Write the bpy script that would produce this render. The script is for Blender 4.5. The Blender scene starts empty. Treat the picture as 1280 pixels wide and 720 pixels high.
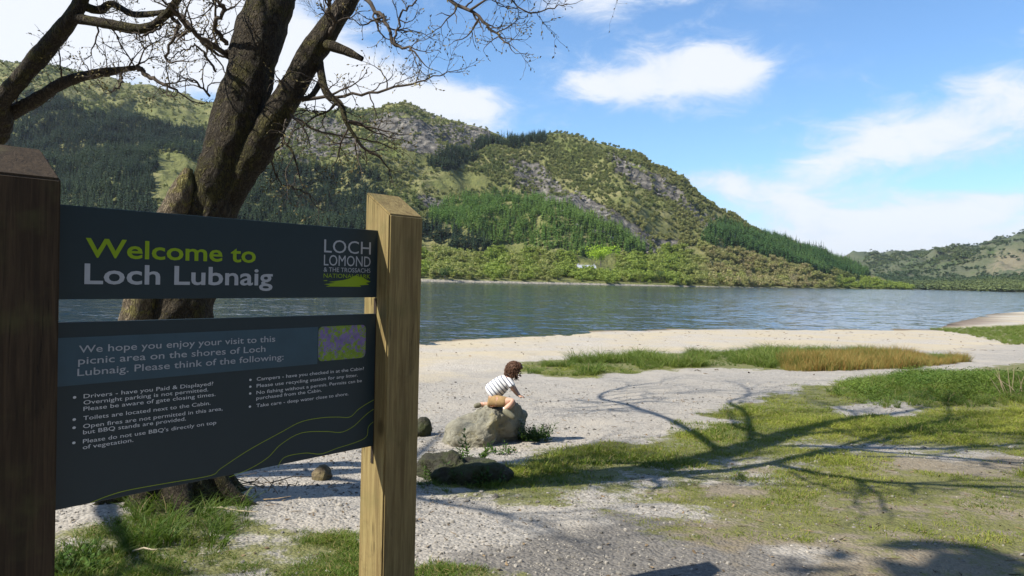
import bpy, bmesh, math, random
import numpy as np
from mathutils import Vector, Matrix

R = math.radians
rng = np.random.default_rng(7)
random.seed(7)
C = bpy.context.scene
COL = C.collection

# ------------------------------------------------------------------ camera, world, sun, exposure
F_PX = 950.0
EYE = np.array([0.0, 0.0, 1.6])
ROLL, PITCH = R(1.35), R(0.78)
fw = np.array([0, math.cos(PITCH), -math.sin(PITCH)])
rt = np.array([math.cos(ROLL), 0, math.sin(ROLL)]); rt -= fw * rt.dot(fw); rt /= np.linalg.norm(rt)
up = np.cross(rt, fw)
cam = bpy.data.objects.new('camera', bpy.data.cameras.new('camera'))
COL.objects.link(cam)
cam.matrix_world = Matrix(((rt[0], up[0], -fw[0], EYE[0]), (rt[1], up[1], -fw[1], EYE[1]), (rt[2], up[2], -fw[2], EYE[2]), (0, 0, 0, 1)))
cam.data.lens = 36 * F_PX / 1280
cam.data.sensor_width = 36
cam.data.clip_start = 0.05
cam.data.clip_end = 20000
C.camera = cam

SUN_EL, SUN_T = R(46), R(26)
S = np.array([-math.cos(SUN_T) * math.cos(SUN_EL), -math.sin(SUN_T) * math.cos(SUN_EL), math.sin(SUN_EL)])
sun = bpy.data.objects.new('sun', bpy.data.lights.new('sun', 'SUN'))
COL.objects.link(sun)
sun.rotation_euler = Vector(S).to_track_quat('Z', 'Y').to_euler()
sun.data.energy = 5.0
sun.data.angle = R(0.55)
sun.data.color = (1.0, 0.945, 0.84)

C.view_settings.view_transform = 'Standard'
C.view_settings.look = 'None'
C.view_settings.exposure = 0.78
C.view_settings.gamma = 1
C.view_settings.use_curve_mapping = False
C.render.engine = 'CYCLES'
C.cycles.max_bounces = 6
C.cycles.diffuse_bounces = 3
C.cycles.transparent_max_bounces = 8
C.cycles.use_denoising = True


def ray(px, py):
    d = rt * (px - 640) + up * (360 - py) + fw * F_PX
    return d / d[1]


def at(px, py, Y):
    """World point at depth Y seen in that direction."""
    return EYE + ray(px, py) * Y


def project(P):
    P = np.asarray(P, float) - EYE
    z = P @ fw
    z = np.where(np.abs(z) < 1e-6, 1e-6, z)
    return np.stack([640 + F_PX * (P @ rt) / z, 360 - F_PX * (P @ up) / z], -1)


def horizon(px):
    return 360 - F_PX * (math.sin(PITCH) / math.cos(PITCH)) + (px - 640) * math.tan(ROLL)


# ------------------------------------------------------------------ node helper
class NT:
    def __init__(s, tree):
        s.t = tree; s.n = tree.nodes; s.l = tree.links

    def new(s, typ, ins=None, **props):
        nd = s.n.new(typ)
        for k, v in props.items():
            setattr(nd, k, v)
        for k, v in (ins or {}).items():
            s.put(nd.inputs[k], v)
        return nd

    def put(s, sock, v):
        if isinstance(v, bpy.types.NodeSocket):
            s.l.new(v, sock)
        elif isinstance(v, bpy.types.Node):
            s.l.new(v.outputs[0], sock)
        else:
            if sock.type == 'RGBA' and len(v) == 3:
                v = (*v, 1)
            sock.default_value = v

    def m(s, op, a, b=0.0, c=0.0, clamp=False):
        nd = s.new('ShaderNodeMath', {0: a, 1: b, 2: c}, operation=op, use_clamp=clamp)
        return nd.outputs[0]

    def mix(s, f, a, b, blend='MIX'):
        nd = s.n.new('ShaderNodeMix'); nd.data_type = 'RGBA'; nd.blend_type = blend
        s.put(nd.inputs[0], f); s.put(nd.inputs[6], a); s.put(nd.inputs[7], b)
        return nd.outputs[2]

    def noise(s, vec, scale, detail=4, rough=0.55, dist=0.0, out=0):
        nd = s.new('ShaderNodeTexNoise', {'Scale': scale, 'Detail': detail, 'Roughness': rough, 'Distortion': dist})
        if vec is not None:
            s.put(nd.inputs['Vector'], vec)
        return nd.outputs[out]

    def step(s, v, lo, hi):
        nd = s.new('ShaderNodeMapRange', {0: v, 1: lo, 2: hi, 3: 0.0, 4: 1.0}, interpolation_type='SMOOTHSTEP', clamp=True)
        return nd.outputs[0]

    def attr(s, name, typ='GEOMETRY'):
        nd = s.new('ShaderNodeAttribute', attribute_name=name, attribute_type=typ)
        return nd.outputs['Fac']


def mat(name):
    m = bpy.data.materials.new(name); m.use_nodes = True
    t = NT(m.node_tree)
    b = m.node_tree.nodes['Principled BSDF']
    b.inputs['Specular IOR Level'].default_value = 0.3
    return m, t, b


def simple(name, col, rough=0.7, var=0.25, scale=8.0, bump=0.0, bscale=40, metallic=0, coords='Object'):
    m, t, b = mat(name)
    tc = t.new('ShaderNodeTexCoord').outputs[coords]
    n = t.noise(tc, scale, 5, 0.6)
    c2 = tuple(min(1, c * (1 + var)) for c in col); c1 = tuple(c * (1 - var) for c in col)
    t.put(b.inputs['Base Color'], t.mix(t.step(n, 0.3, 0.7), c1, c2))
    b.inputs['Roughness'].default_value = rough
    b.inputs['Metallic'].default_value = metallic
    if bump:
        bn = t.new('ShaderNodeBump', {'Strength': bump, 'Distance': 0.01, 'Height': t.noise(tc, bscale, 5, 0.65)})
        t.put(b.inputs['Normal'], bn)
    return m


# ------------------------------------------------------------------ sky
def build_world():
    w = bpy.data.worlds.new('World'); C.world = w; w.use_nodes = True
    t = NT(w.node_tree)
    bg = w.node_tree.nodes['Background']
    sky = t.new('ShaderNodeTexSky', sky_type='NISHITA', sun_disc=False, sun_elevation=SUN_EL)
    sky.sun_rotation = math.atan2(S[0], S[1])
    sky.air_density = 1.0; sky.dust_density = 0.6; sky.ozone_density = 1.4
    tc = t.new('ShaderNodeTexCoord').outputs['Generated']
    sx = t.new('ShaderNodeSeparateXYZ', {0: tc})
    az = t.m('ARCTAN2', sx.outputs[0], sx.outputs[1])
    el = t.m('ARCSINE', sx.outputs[2])
    # cloud layer: noise in azimuth / elevation, stretched sideways
    v = t.new('ShaderNodeCombineXYZ', {0: az, 1: t.m('MULTIPLY', el, 2.2), 2: 0.0})
    warp = t.noise(v, 5.0, 5, 0.6, out=1)
    vv = t.new('ShaderNodeVectorMath', {0: warp, 1: (0.11, 0.11, 0.0), 2: v}, operation='MULTIPLY_ADD')
    wx = t.new('ShaderNodeSeparateXYZ', {0: vv})
    waz = t.m('SUBTRACT', wx.outputs[0], 0.055); wel = t.m('DIVIDE', t.m('SUBTRACT', wx.outputs[1], 0.055), 2.2)
    # (azimuth, elevation, half width, half height, tilt, weight), degrees
    clouds = [
        (11.6, 14.9, 7.6, 2.6, 2, 1.0), (7.0, 14.3, 3.4, 1.9, 0, .65), (15.8, 15.6, 3.4, 1.8, -2, .65),
        (27.5, 10.0, 9.0, 3.2, 4, .60), (33.0, 11.2, 7.0, 3.0, 5, .60), (24.0, 8.8, 5.0, 2.0, 3, .42),
        (38.0, 16.3, 4.5, 1.6, 4, .75),
        (18.0, 6.3, 9.0, 1.6, -4, .74), (23.0, 4.4, 10.0, 1.3, -2, .74), (30.5, 2.9, 13.0, 2.2, 1, .9), (33, 5.5, 6, 1.0, 2, .6), (22.0, 2.5, 7.0, 1.2, 0, .8),
        (14.0, 7.4, 5.0, 1.0, -6, .5),
        (-12.0, 13.6, 11.0, 3.2, -12, 1.05), (-19.0, 15.0, 8.0, 4.2, -12, 1.05), (-4.0, 12.4, 4.6, 1.8, -16, .85), (-31.0, 18.5, 15.0, 6.5, 0, 1.25), (-36, 13.5, 10, 4, 0, 1.1),
        (8.5, 20.9, 8.5, 1.8, -3, .9), (5.0, 19.4, 3.5, 1.5, 0, .7), (-20, 21, 8, 3, 0, .7),
    ]
    tot = None
    for a0, e0, wv, hv, tilt, k in clouds:
        dx = t.m('SUBTRACT', waz, R(a0)); dy = t.m('SUBTRACT', wel, R(e0))
        c, s_ = math.cos(R(tilt)), math.sin(R(tilt))
        u = t.m('MULTIPLY', t.m('ADD', t.m('MULTIPLY', dx, c), t.m('MULTIPLY', dy, s_)), 1 / R(wv))
        q = t.m('MULTIPLY', t.m('SUBTRACT', t.m('MULTIPLY', dy, c), t.m('MULTIPLY', dx, s_)), 1 / R(hv))
        r2 = t.m('ADD', t.m('MULTIPLY', u, u), t.m('MULTIPLY', q, q))
        f = t.m('MULTIPLY', t.m('EXPONENT', t.m('MULTIPLY', r2, -1.3)), k)
        tot = f if tot is None else t.m('ADD', tot, f)
    # scattered cloud over the rest of the sky, away from the view
    n2 = t.noise(v, 3.0, 6, 0.6)
    side = t.step(t.m('ABSOLUTE', az), R(45), R(70))
    high = t.step(el, R(24), R(34))
    rest = t.m('MULTIPLY', t.step(n2, 0.5, 0.68), t.m('MULTIPLY', t.m('MAXIMUM', side, high), 0.4))
    n1 = t.noise(v, 13.0, 9, 0.66, .6)
    n3 = t.noise(v, 5.0, 6, 0.6)
    dens = t.m('ADD', tot, t.m('ADD', t.m('MULTIPLY', t.m('SUBTRACT', n1, 0.5), 1.55), t.m('MULTIPLY', t.m('SUBTRACT', n3, 0.5), 0.7)))
    cov = t.m('MAXIMUM', t.step(dens, 0.16, 1.0), rest)
    wisp = t.m('MULTIPLY', t.m('MULTIPLY', t.step(t.noise(v, 4.0, 8, .68, .8), .5, .8), t.step(n3, .42, .62)), .45)
    cov = t.m('MAXIMUM', cov, wisp)
    cov = t.m('MULTIPLY', cov, 0.92)
    shade = t.step(t.m('ADD', dens, t.m('MULTIPLY', t.m('SUBTRACT', n3, 0.5), 1.2)), 0.2, 1.2)
    ccol = t.mix(shade, (4.4, 5.0, 6.0), (5.7, 5.85, 6.15))
    # thin haze veil close to the horizon
    veil = t.m('MULTIPLY', t.m('SUBTRACT', 1.0, t.step(el, R(-1), R(9))), 0.25)
    base = t.mix(veil, t.mix(1.0, sky.outputs[0], (.74, .98, 1.19), 'MULTIPLY'), (4.4, 5.4, 6.4))
    t.put(bg.inputs[0], t.mix(cov, base, ccol))
    bg.inputs[1].default_value = 0.1
    w.cycles.sampling_method = 'MANUAL'; w.cycles.sample_map_resolution = 512


build_world()


# ------------------------------------------------------------------ object helpers
def tag(o, label=None, cat=None, group=None, kind=None):
    if label: o['label'] = label
    if cat: o['category'] = cat
    if group: o['group'] = group
    if kind: o['kind'] = kind
    return o


def empty(name, loc, rz=0.0):
    o = bpy.data.objects.new(name, None); COL.objects.link(o)
    o.location = loc; o.rotation_euler = (0, 0, rz); o.empty_display_size = 0.1
    return o


def mesh_obj(name, me, parent=None, mats=()):
    o = bpy.data.objects.new(name, me); COL.objects.link(o)
    for m in mats:
        me.materials.append(m)
    if parent is not None:
        o.parent = parent
    return o


def mesh_from(name, V, Fc, smooth=False, mi=None):
    me = bpy.data.meshes.new(name)
    me.from_pydata([tuple(v) for v in V], [], [tuple(f) for f in Fc])
    if smooth:
        me.polygons.foreach_set('use_smooth', np.ones(len(me.polygons), bool))
    if mi is not None:
        me.polygons.foreach_set('material_index', np.asarray(mi, np.int32))
    me.update()
    return me


def quads_mesh(name, V, Q, smooth=False, mi=None):
    """Fast mesh from numpy arrays: V (n,3), Q (m,k)."""
    me = bpy.data.meshes.new(name)
    V = np.asarray(V, np.float32); Q = np.asarray(Q, np.int32)
    me.vertices.add(len(V)); me.vertices.foreach_set('co', V.ravel())
    k = Q.shape[1]
    me.loops.add(Q.size); me.loops.foreach_set('vertex_index', Q.ravel())
    me.polygons.add(len(Q)); me.polygons.foreach_set('loop_start', np.arange(0, Q.size, k, dtype=np.int32))
    if smooth:
        me.polygons.foreach_set('use_smooth', np.ones(len(Q), bool))
    if mi is not None:
        me.polygons.foreach_set('material_index', np.asarray(mi, np.int32))
    me.update(calc_edges=True); me.validate()
    return me


def bm_obj(name, bm, m, parent=None, smooth=False, loc=None):
    me = bpy.data.meshes.new(name); bm.to_mesh(me); bm.free()
    if smooth:
        me.polygons.foreach_set('use_smooth', np.ones(len(me.polygons), bool))
    o = mesh_obj(name, me, parent, [m] if m else [])
    if loc is not None: o.location = loc
    return o


def set_attr(me, name, vals, typ='FLOAT', dom='POINT'):
    a = me.attributes.new(name, typ, dom)
    vals = np.asarray(vals)
    if typ == 'FLOAT': a.data.foreach_set('value', vals.astype(np.float32).ravel())
    elif typ == 'INT': a.data.foreach_set('value', vals.astype(np.int32).ravel())
    else: a.data.foreach_set('vector', vals.astype(np.float32).ravel())


# ------------------------------------------------------------------ numpy noise
def _hash(i, j, k, seed):
    h = (i.astype(np.int64) * 374761393 + j.astype(np.int64) * 668265263 + k.astype(np.int64) * 2147483647 + seed * 1274126177) & 0xFFFFFFFF
    h = ((h ^ (h >> 13)) * 1274126177) & 0xFFFFFFFF
    h = ((h ^ (h >> 15)) * 2246822519) & 0xFFFFFFFF
    return ((h ^ (h >> 16)) & 0xFFFF) / 65535.0 * 2 - 1


def vnoise(x, y, z=None, seed=0):
    x = np.asarray(x, float); y = np.asarray(y, float)
    z = np.zeros_like(x) if z is None else np.asarray(z, float)
    i, j, k = np.floor(x), np.floor(y), np.floor(z)
    u, v, w = x - i, y - j, z - k
    u, v, w = (q * q * q * (q * (q * 6 - 15) + 10) for q in (u, v, w))
    r = 0
    for a in (0, 1):
        for b in (0, 1):
            for c in (0, 1):
                r = r + _hash(i + a, j + b, k + c, seed) * (u if a else 1 - u) * (v if b else 1 - v) * (w if c else 1 - w)
    return r


def fbm(x, y, z=None, oct=4, seed=0, gain=0.5):
    r, amp, f = 0, 1.0, 1.0
    for o in range(oct):
        r = r + amp * vnoise(np.asarray(x) * f, np.asarray(y) * f, None if z is None else np.asarray(z) * f, seed + o * 17)
        amp *= gain; f *= 2.03
    return r


def smooth(v, lo, hi):
    t = np.clip((v - lo) / (hi - lo), 0, 1)
    return t * t * (3 - 2 * t)


def poly_sd(P, poly):
    """Signed distance to a polygon (positive inside)."""
    P = np.asarray(P, float); poly = np.asarray(poly, float)
    d = np.full(len(P), 1e18); ins = np.zeros(len(P), bool)
    for a, b in zip(poly, np.roll(poly, -1, 0)):
        ab = b - a; ap = P - a
        tt = np.clip((ap @ ab) / max(ab @ ab, 1e-12), 0, 1)
        d = np.minimum(d, ((ap - tt[:, None] * ab) ** 2).sum(1))
        cond = (a[1] > P[:, 1]) != (b[1] > P[:, 1])
        with np.errstate(divide='ignore', invalid='ignore'):
            xi = (b[0] - a[0]) * (P[:, 1] - a[1]) / (b[1] - a[1]) + a[0]
        ins ^= cond & (P[:, 0] < xi)
    d = np.sqrt(d)
    return np.where(ins, d, -d)


class Tubes:
    """Collects tapered tubes and writes them as one mesh."""
    def __init__(s): s.V = []; s.Q = []; s.n = 0

    def add(s, pts, rad, sides=6, cap=True, twist=0.0):
        P = np.asarray(pts, float); rad = np.asarray(rad, float); n = len(P)
        T = np.gradient(P, axis=0) if n > 2 else np.repeat((P[1] - P[0])[None], n, 0)
        T /= np.maximum(np.linalg.norm(T, axis=1), 1e-9)[:, None]
        ref = np.array([0, 0, 1.0]) if abs(T[0][2]) < .9 else np.array([1.0, 0, 0])
        u = np.cross(T[0], ref); u /= np.linalg.norm(u)
        a = np.linspace(0, 2 * math.pi, sides, endpoint=False)
        ca, sa = np.cos(a)[:, None], np.sin(a)[:, None]
        rings = []
        for i in range(n):
            u = u - T[i] * u.dot(T[i]); u /= max(np.linalg.norm(u), 1e-9); v = np.cross(T[i], u)
            rings.append(P[i] + (ca * u + sa * v) * rad[i])
        st = s.n
        s.V.append(np.concatenate(rings)); s.n += n * sides
        k = np.arange(sides); k2 = (k + 1) % sides
        for i in range(n - 1):
            b0 = st + i * sides; b1 = b0 + sides
            s.Q.append(np.stack([b0 + k, b0 + k2, b1 + k2, b1 + k], -1))

    def mesh(s, name, smooth_=True):
        return quads_mesh(name, np.concatenate(s.V), np.concatenate(s.Q), smooth_)


# ------------------------------------------------------------------ ground shape
WATER_Z = -1.05
SHX = np.array([-400, -60, -30, -13.8, -9, -3.2, 2.4, 9.6, 17.3, 26.4, 33, 53, 69, 120, 400])
SHY = np.array([6, 9, 14, 20.5, 25, 30.7, 37.8, 43.3, 45.8, 48.6, 58, 85, 103, 150, 260])


def shore_t(x, y):
    return y / np.interp(x, SHX, SHY)


def ground_z(x, y):
    x = np.asarray(x, float); y = np.asarray(y, float)
    t = shore_t(x, np.maximum(y, 0))
    z = np.interp(t, [0, .1, .22, .47, .8, 1.0, 1.1, 2, 6], [0, -.08, -.25, -.62, -.94, -1.06, -1.3, -4, -8])
    z = z + np.where(y < 0, -y * 0.02, 0)
    near = smooth(60 - y, 0, 30) * smooth(1.15 - t, 0, .2)
    z = z + near * (0.03 * fbm(x * .45, y * .45, oct=3, seed=3) + 0.006 * fbm(x * 4, y * 4, oct=3, seed=9))
    # leafy bank rising on the right
    z = z + 0.30 * np.exp(-(((x - 10.2) / 3.2) ** 2 + ((y - 14.2) / 1.7) ** 2))
    # swell under the foreground tree
    z = z + 0.10 * np.exp(-(((x + 2.6) / 1.1) ** 2 + ((y - 5.7) / .9) ** 2))
    return z


def on_ground(px, py):
    d = ray(px, py); lo, hi = 0.5, 400.0
    for _ in range(50):
        Y = (lo + hi) / 2; P = EYE + d * Y
        if P[2] > ground_z(P[0], P[1]): lo = Y
        else: hi = Y
    return EYE + d * lo


def gpoly(pts):
    return np.array([on_ground(a, b)[:2] for a, b in pts])


GRASS = [  # outline, strength, edge softness (m)
    (gpoly([(50, 690), (120, 655), (230, 648), (330, 660), (450, 668), (520, 692), (560, 705), (600, 722), (600, 800), (-100, 800), (-100, 690)]), .72, .3),
    (gpoly([(588, 604), (640, 575), (690, 562), (780, 552), (880, 532), (925, 502), (1000, 482), (1080, 474), (1280, 452), (1400, 440), (1400, 560), (1180, 562), (1000, 566), (900, 585), (800, 602), (700, 626), (640, 630)]), .92, .6),
    (gpoly([(590, 600), (650, 574), (760, 555), (860, 545), (850, 575), (760, 600), (680, 622), (620, 618)]), 1.0, .3),
    (gpoly([(1000, 520), (1100, 512), (1280, 500), (1400, 495), (1400, 545), (1150, 548), (1020, 545)]), 1.0, .4),
    (gpoly([(760, 620), (900, 560), (1280, 545), (1500, 540), (1500, 760), (1100, 720), (960, 680), (850, 662), (760, 656)]), .68, .8),
    (gpoly([(632, 465), (655, 452), (760, 445), (900, 439), (1000, 437), (1200, 443), (1212, 450), (1150, 459), (1000, 464), (900, 460), (800, 464), (720, 474), (660, 468)]), .95, .35),
    (gpoly([(1165, 412), (1280, 408), (1400, 402), (1400, 428), (1262, 431), (1238, 424), (1205, 417)]), .9, .9),
    (gpoly([(1060, 492), (1110, 474), (1200, 463), (1280, 452), (1400, 440), (1400, 500), (1180, 511), (1080, 506)]), 1.0, .3),
    (gpoly([(490, 612), (545, 600), (640, 590), (640, 615), (560, 622)]), .45, .2),
]
BARE = [
    (gpoly([(1035, 508), (1090, 500), (1150, 506), (1140, 520), (1060, 522)]), .9, .25),
    (gpoly([(1130, 572), (1210, 566), (1290, 572), (1290, 590), (1180, 590)]), .8, .25),
    (gpoly([(900, 605), (960, 590), (1000, 600), (930, 615)]), .6, .2),
]
DIRT = gpoly([(840, 625), (960, 585), (1100, 570), (1400, 565), (1500, 800), (1100, 800), (980, 700), (880, 660)])
GREY = gpoly([(480, 730), (590, 690), (680, 655), (800, 642), (900, 658), (1000, 685), (1120, 715), (1200, 900), (400, 900)])
SAND = gpoly([(430, 470), (520, 432), (700, 412), (1000, 405), (1170, 405), (1290, 380), (1420, 380), (1400, 425), (1250, 432), (1200, 438), (1000, 433), (760, 446), (655, 455), (560, 472), (430, 482)])
SHINGLE = gpoly([(1150, 410), (1185, 402), (1235, 396), (1245, 403), (1200, 409)])


def masks(x, y):
    P = np.stack([x, y], -1)
    wob = 0.22 * fbm(x * 1.7, y * 1.7, oct=4, seed=21)
    g = np.zeros(len(x))
    for poly, k, w in GRASS:
        s = poly_sd(P, poly)
        g = np.maximum(g, k * smooth(s + wob * (1 + w), -w, w))
    for poly, k, w in BARE:
        g = g * (1 - k * smooth(poly_sd(P, poly) + wob, -w, w))
    dirt = smooth(poly_sd(P, DIRT) + wob * 2, -.5, .6)
    grey = smooth(poly_sd(P, GREY) + wob * 1.5, -.5, .5)
    sand = smooth(poly_sd(P, SAND) + wob * 4, -1.2, 1.2)
    shin = smooth(poly_sd(P, SHINGLE) + wob * 3, -.8, .8)
    return g, dirt, grey, sand, shin


def axis(dense, far_lo, far_hi, grow=1.25):
    lo = [dense[0]]; st = dense[1] - dense[0]
    while lo[-1] > far_lo:
        st *= grow; lo.append(lo[-1] - st)
    hi = [dense[-1]]; st = dense[-1] - dense[-2]
    while hi[-1] < far_hi:
        st *= grow; hi.append(hi[-1] + st)
    return np.array(lo[::-1][:-1] + list(dense) + hi[1:])


def build_ground():
    xs = axis(np.concatenate([np.arange(-7, 11, .065), np.arange(11, 30, .16)]), -5000, 5000)
    yd = [2.2]
    while yd[-1] < 62: yd.append(yd[-1] + max(.05, yd[-1] * .0075))
    ys = axis(np.array(yd), -400, 6000)
    X, Y = np.meshgrid(xs, ys)
    x, y = X.ravel(), Y.ravel()
    z = ground_z(x, y)
    g, dirt, grey, sand, shin = masks(x, y)
    nx, ny = len(xs), len(ys)
    idx = np.arange(nx * ny).reshape(ny, nx)
    Q = np.stack([idx[:-1, :-1], idx[:-1, 1:], idx[1:, 1:], idx[1:, :-1]], -1).reshape(-1, 4)
    me = quads_mesh('ground', np.stack([x, y, z], -1), Q, True)
    for n, v in (('grass', g), ('dirt', dirt), ('grey', grey), ('sand', sand), ('shingle', shin), ('wet', smooth(shore_t(x, y) + .012 * fbm(x * .5, y * .5, oct=4, seed=31), .962, .985))):
        set_attr(me, n, v)
    m, t, b = mat('ground')
    tc = t.new('ShaderNodeTexCoord').outputs['Object']
    vo = t.new('ShaderNodeTexVoronoi', {'Vector': tc, 'Scale': 42.0, 'Randomness': 1.0})
    vo2 = t.new('ShaderNodeTexVoronoi', {'Vector': tc, 'Scale': 17.0, 'Randomness': 1.0})
    hsv = t.new('ShaderNodeSeparateColor', {0: vo.outputs['Color']})
    hsv2 = t.new('ShaderNodeSeparateColor', {0: vo2.outputs['Color']})
    n1 = t.noise(tc, 1.1, 6, 0.6); n2 = t.noise(tc, 6.0, 6, 0.65); n3 = t.noise(tc, 60.0, 4, 0.7); n4 = t.noise(tc, .35, 4, .6)
    stone = t.mix(hsv.outputs[0], (.19, .175, .152), (.39, .358, .312))
    stone2 = t.mix(hsv2.outputs[1], (.20, .182, .158), (.375, .345, .30))
    gravel = t.mix(0.45, stone, stone2)
    gravel = t.mix(t.step(n1, .4, .7), gravel, (.34, .305, .255))
    gravel = t.mix(t.m('MULTIPLY', t.step(n2, .55, .75), .35), gravel, (.20, .175, .14))
    sandc = t.mix(n2, (.36, .30, .205), (.45, .385, .275))
    sandc = t.mix(t.m('MULTIPLY', t.step(t.noise(t.new('ShaderNodeMapping', {'Vector': tc, 'Scale': (.35, 1, 1)}), 3.0, 7, .75), .55, .68), .55), sandc, (.19, .155, .11))
    sandc = t.mix(t.step(n4, .35, .65), sandc, t.mix(hsv.outputs[1], (.27, .24, .20), (.47, .425, .36)))
    greyc = t.mix(t.m('ADD', t.m('MULTIPLY', hsv.outputs[2], .6), t.m('MULTIPLY', n2, .4)), (.10, .092, .082), (.20, .183, .16))
    dirtc = t.mix(t.m('ADD', t.m('MULTIPLY', n2, .7), t.m('MULTIPLY', n3, .3)), (.12, .092, .058), (.27, .225, .155))
    turf = t.mix(n2, (.060, .075, .020), (.19, .18, .060))
    col = t.mix(t.step(t.m('ADD', t.attr('grey'), t.m('MULTIPLY', t.m('SUBTRACT', n2, .5), .9)), .25, .75), gravel, greyc)
    col = t.mix(t.m('MULTIPLY', t.step(t.m('ADD', t.attr('dirt'), t.m('MULTIPLY', t.m('SUBTRACT', n2, .5), 1.0)), .3, .8), .85), col, dirtc)
    col = t.mix(t.attr('sand'), col, sandc)
    col = t.mix(t.m('MULTIPLY', t.attr('shingle'), .85), col, t.mix(n2, (.12, .085, .06), (.22, .17, .13)))
    ga = t.m('ADD', t.attr('grass'), t.m('ADD', t.m('MULTIPLY', t.m('SUBTRACT', n2, .5), 1.3), t.m('MULTIPLY', t.m('SUBTRACT', n1, .5), 1.2)))
    ga = t.m('ADD', ga, t.m('MULTIPLY', t.m('SUBTRACT', n3, .5), .7))
    col = t.mix(t.m('MULTIPLY', t.step(ga, .42, .72), .9), col, turf)
    col = t.mix(t.attr('wet'), col, t.mix(1.0, col, (.36, .33, .30), 'MULTIPLY'))
    t.put(b.inputs['Base Color'], col)
    b.inputs['Roughness'].default_value = 0.9
    b.inputs['Specular IOR Level'].default_value = 0.15
    h = t.m('ADD', t.m('MULTIPLY', vo.outputs['Distance'], -.55), t.m('ADD', t.m('MULTIPLY', n3, .35), t.m('MULTIPLY', n2, 1.0)))
    h = t.m('ADD', h, t.m('MULTIPLY', vo2.outputs['Distance'], -.6))
    bn = t.new('ShaderNodeBump', {'Strength': .8, 'Distance': .024, 'Height': h})
    t.put(b.inputs['Normal'], bn)
    o = mesh_obj('ground', me, None, [m]); tag(o, kind='structure')


build_ground()


def build_water():
    xs = np.array([-6000, -600, -60, 0, 60, 300, 1000, 6000.]); ys = np.array([3., 40, 100, 300, 1000, 6000.])
    X, Y = np.meshgrid(xs, ys); nx, ny = len(xs), len(ys)
    idx = np.arange(nx * ny).reshape(ny, nx)
    Q = np.stack([idx[:-1, :-1], idx[:-1, 1:], idx[1:, 1:], idx[1:, :-1]], -1).reshape(-1, 4)
    me = quads_mesh('water', np.stack([X.ravel(), Y.ravel(), np.full(X.size, WATER_Z)], -1), Q)
    m, t, b = mat('loch_water')
    tc = t.new('ShaderNodeTexCoord').outputs['Object']
    mp = t.new('ShaderNodeMapping', {'Vector': tc, 'Rotation': (0, 0, R(-14)), 'Scale': (.6, 1.2, 1)})
    mpb = t.new('ShaderNodeMapping', {'Vector': tc, 'Rotation': (0, 0, R(12)), 'Scale': (.3, .6, 1)})
    w1 = t.noise(mp, 5.0, 4, 0.65, 0.4, out=1); w2 = t.noise(mpb, 1.7, 4, .65, .6, out=1); w3 = t.noise(t.new('ShaderNodeMapping', {'Vector': tc, 'Scale': (.5, 1, 1)}), .035, 4, .6)
    half = (.5, .5, .5)
    k1 = t.new('ShaderNodeVectorMath', {0: w1, 1: half}, operation='SUBTRACT'); k2 = t.new('ShaderNodeVectorMath', {0: w2, 1: half}, operation='SUBTRACT')
    gust = t.m('ADD', .05, t.m('MULTIPLY', w3, 1.15))
    k1 = t.new('ShaderNodeVectorMath', {0: k1, 1: (.5, .7, 0)}, operation='MULTIPLY'); k2 = t.new('ShaderNodeVectorMath', {0: k2, 1: (.45, .75, 0)}, operation='MULTIPLY')
    sm_ = t.new('ShaderNodeVectorMath', {0: k1, 1: k2}, operation='ADD')
    sc_ = t.new('ShaderNodeVectorMath', {0: sm_}, operation='SCALE'); t.put(sc_.inputs['Scale'], gust)
    nn_ = t.new('ShaderNodeVectorMath', {0: sc_, 1: (0, -.02, 1)}, operation='ADD')
    nn_ = t.new('ShaderNodeVectorMath', {0: nn_}, operation='NORMALIZE')
    t.put(b.inputs['Normal'], nn_)
    t.put(b.inputs['Base Color'], (.009, .030, .060))
    b.inputs['Roughness'].default_value = .06
    b.inputs['IOR'].default_value = 1.33
    b.inputs['Specular IOR Level'].default_value = .5
    tag(mesh_obj('water', me, None, [m]), kind='structure')


build_water()


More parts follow.
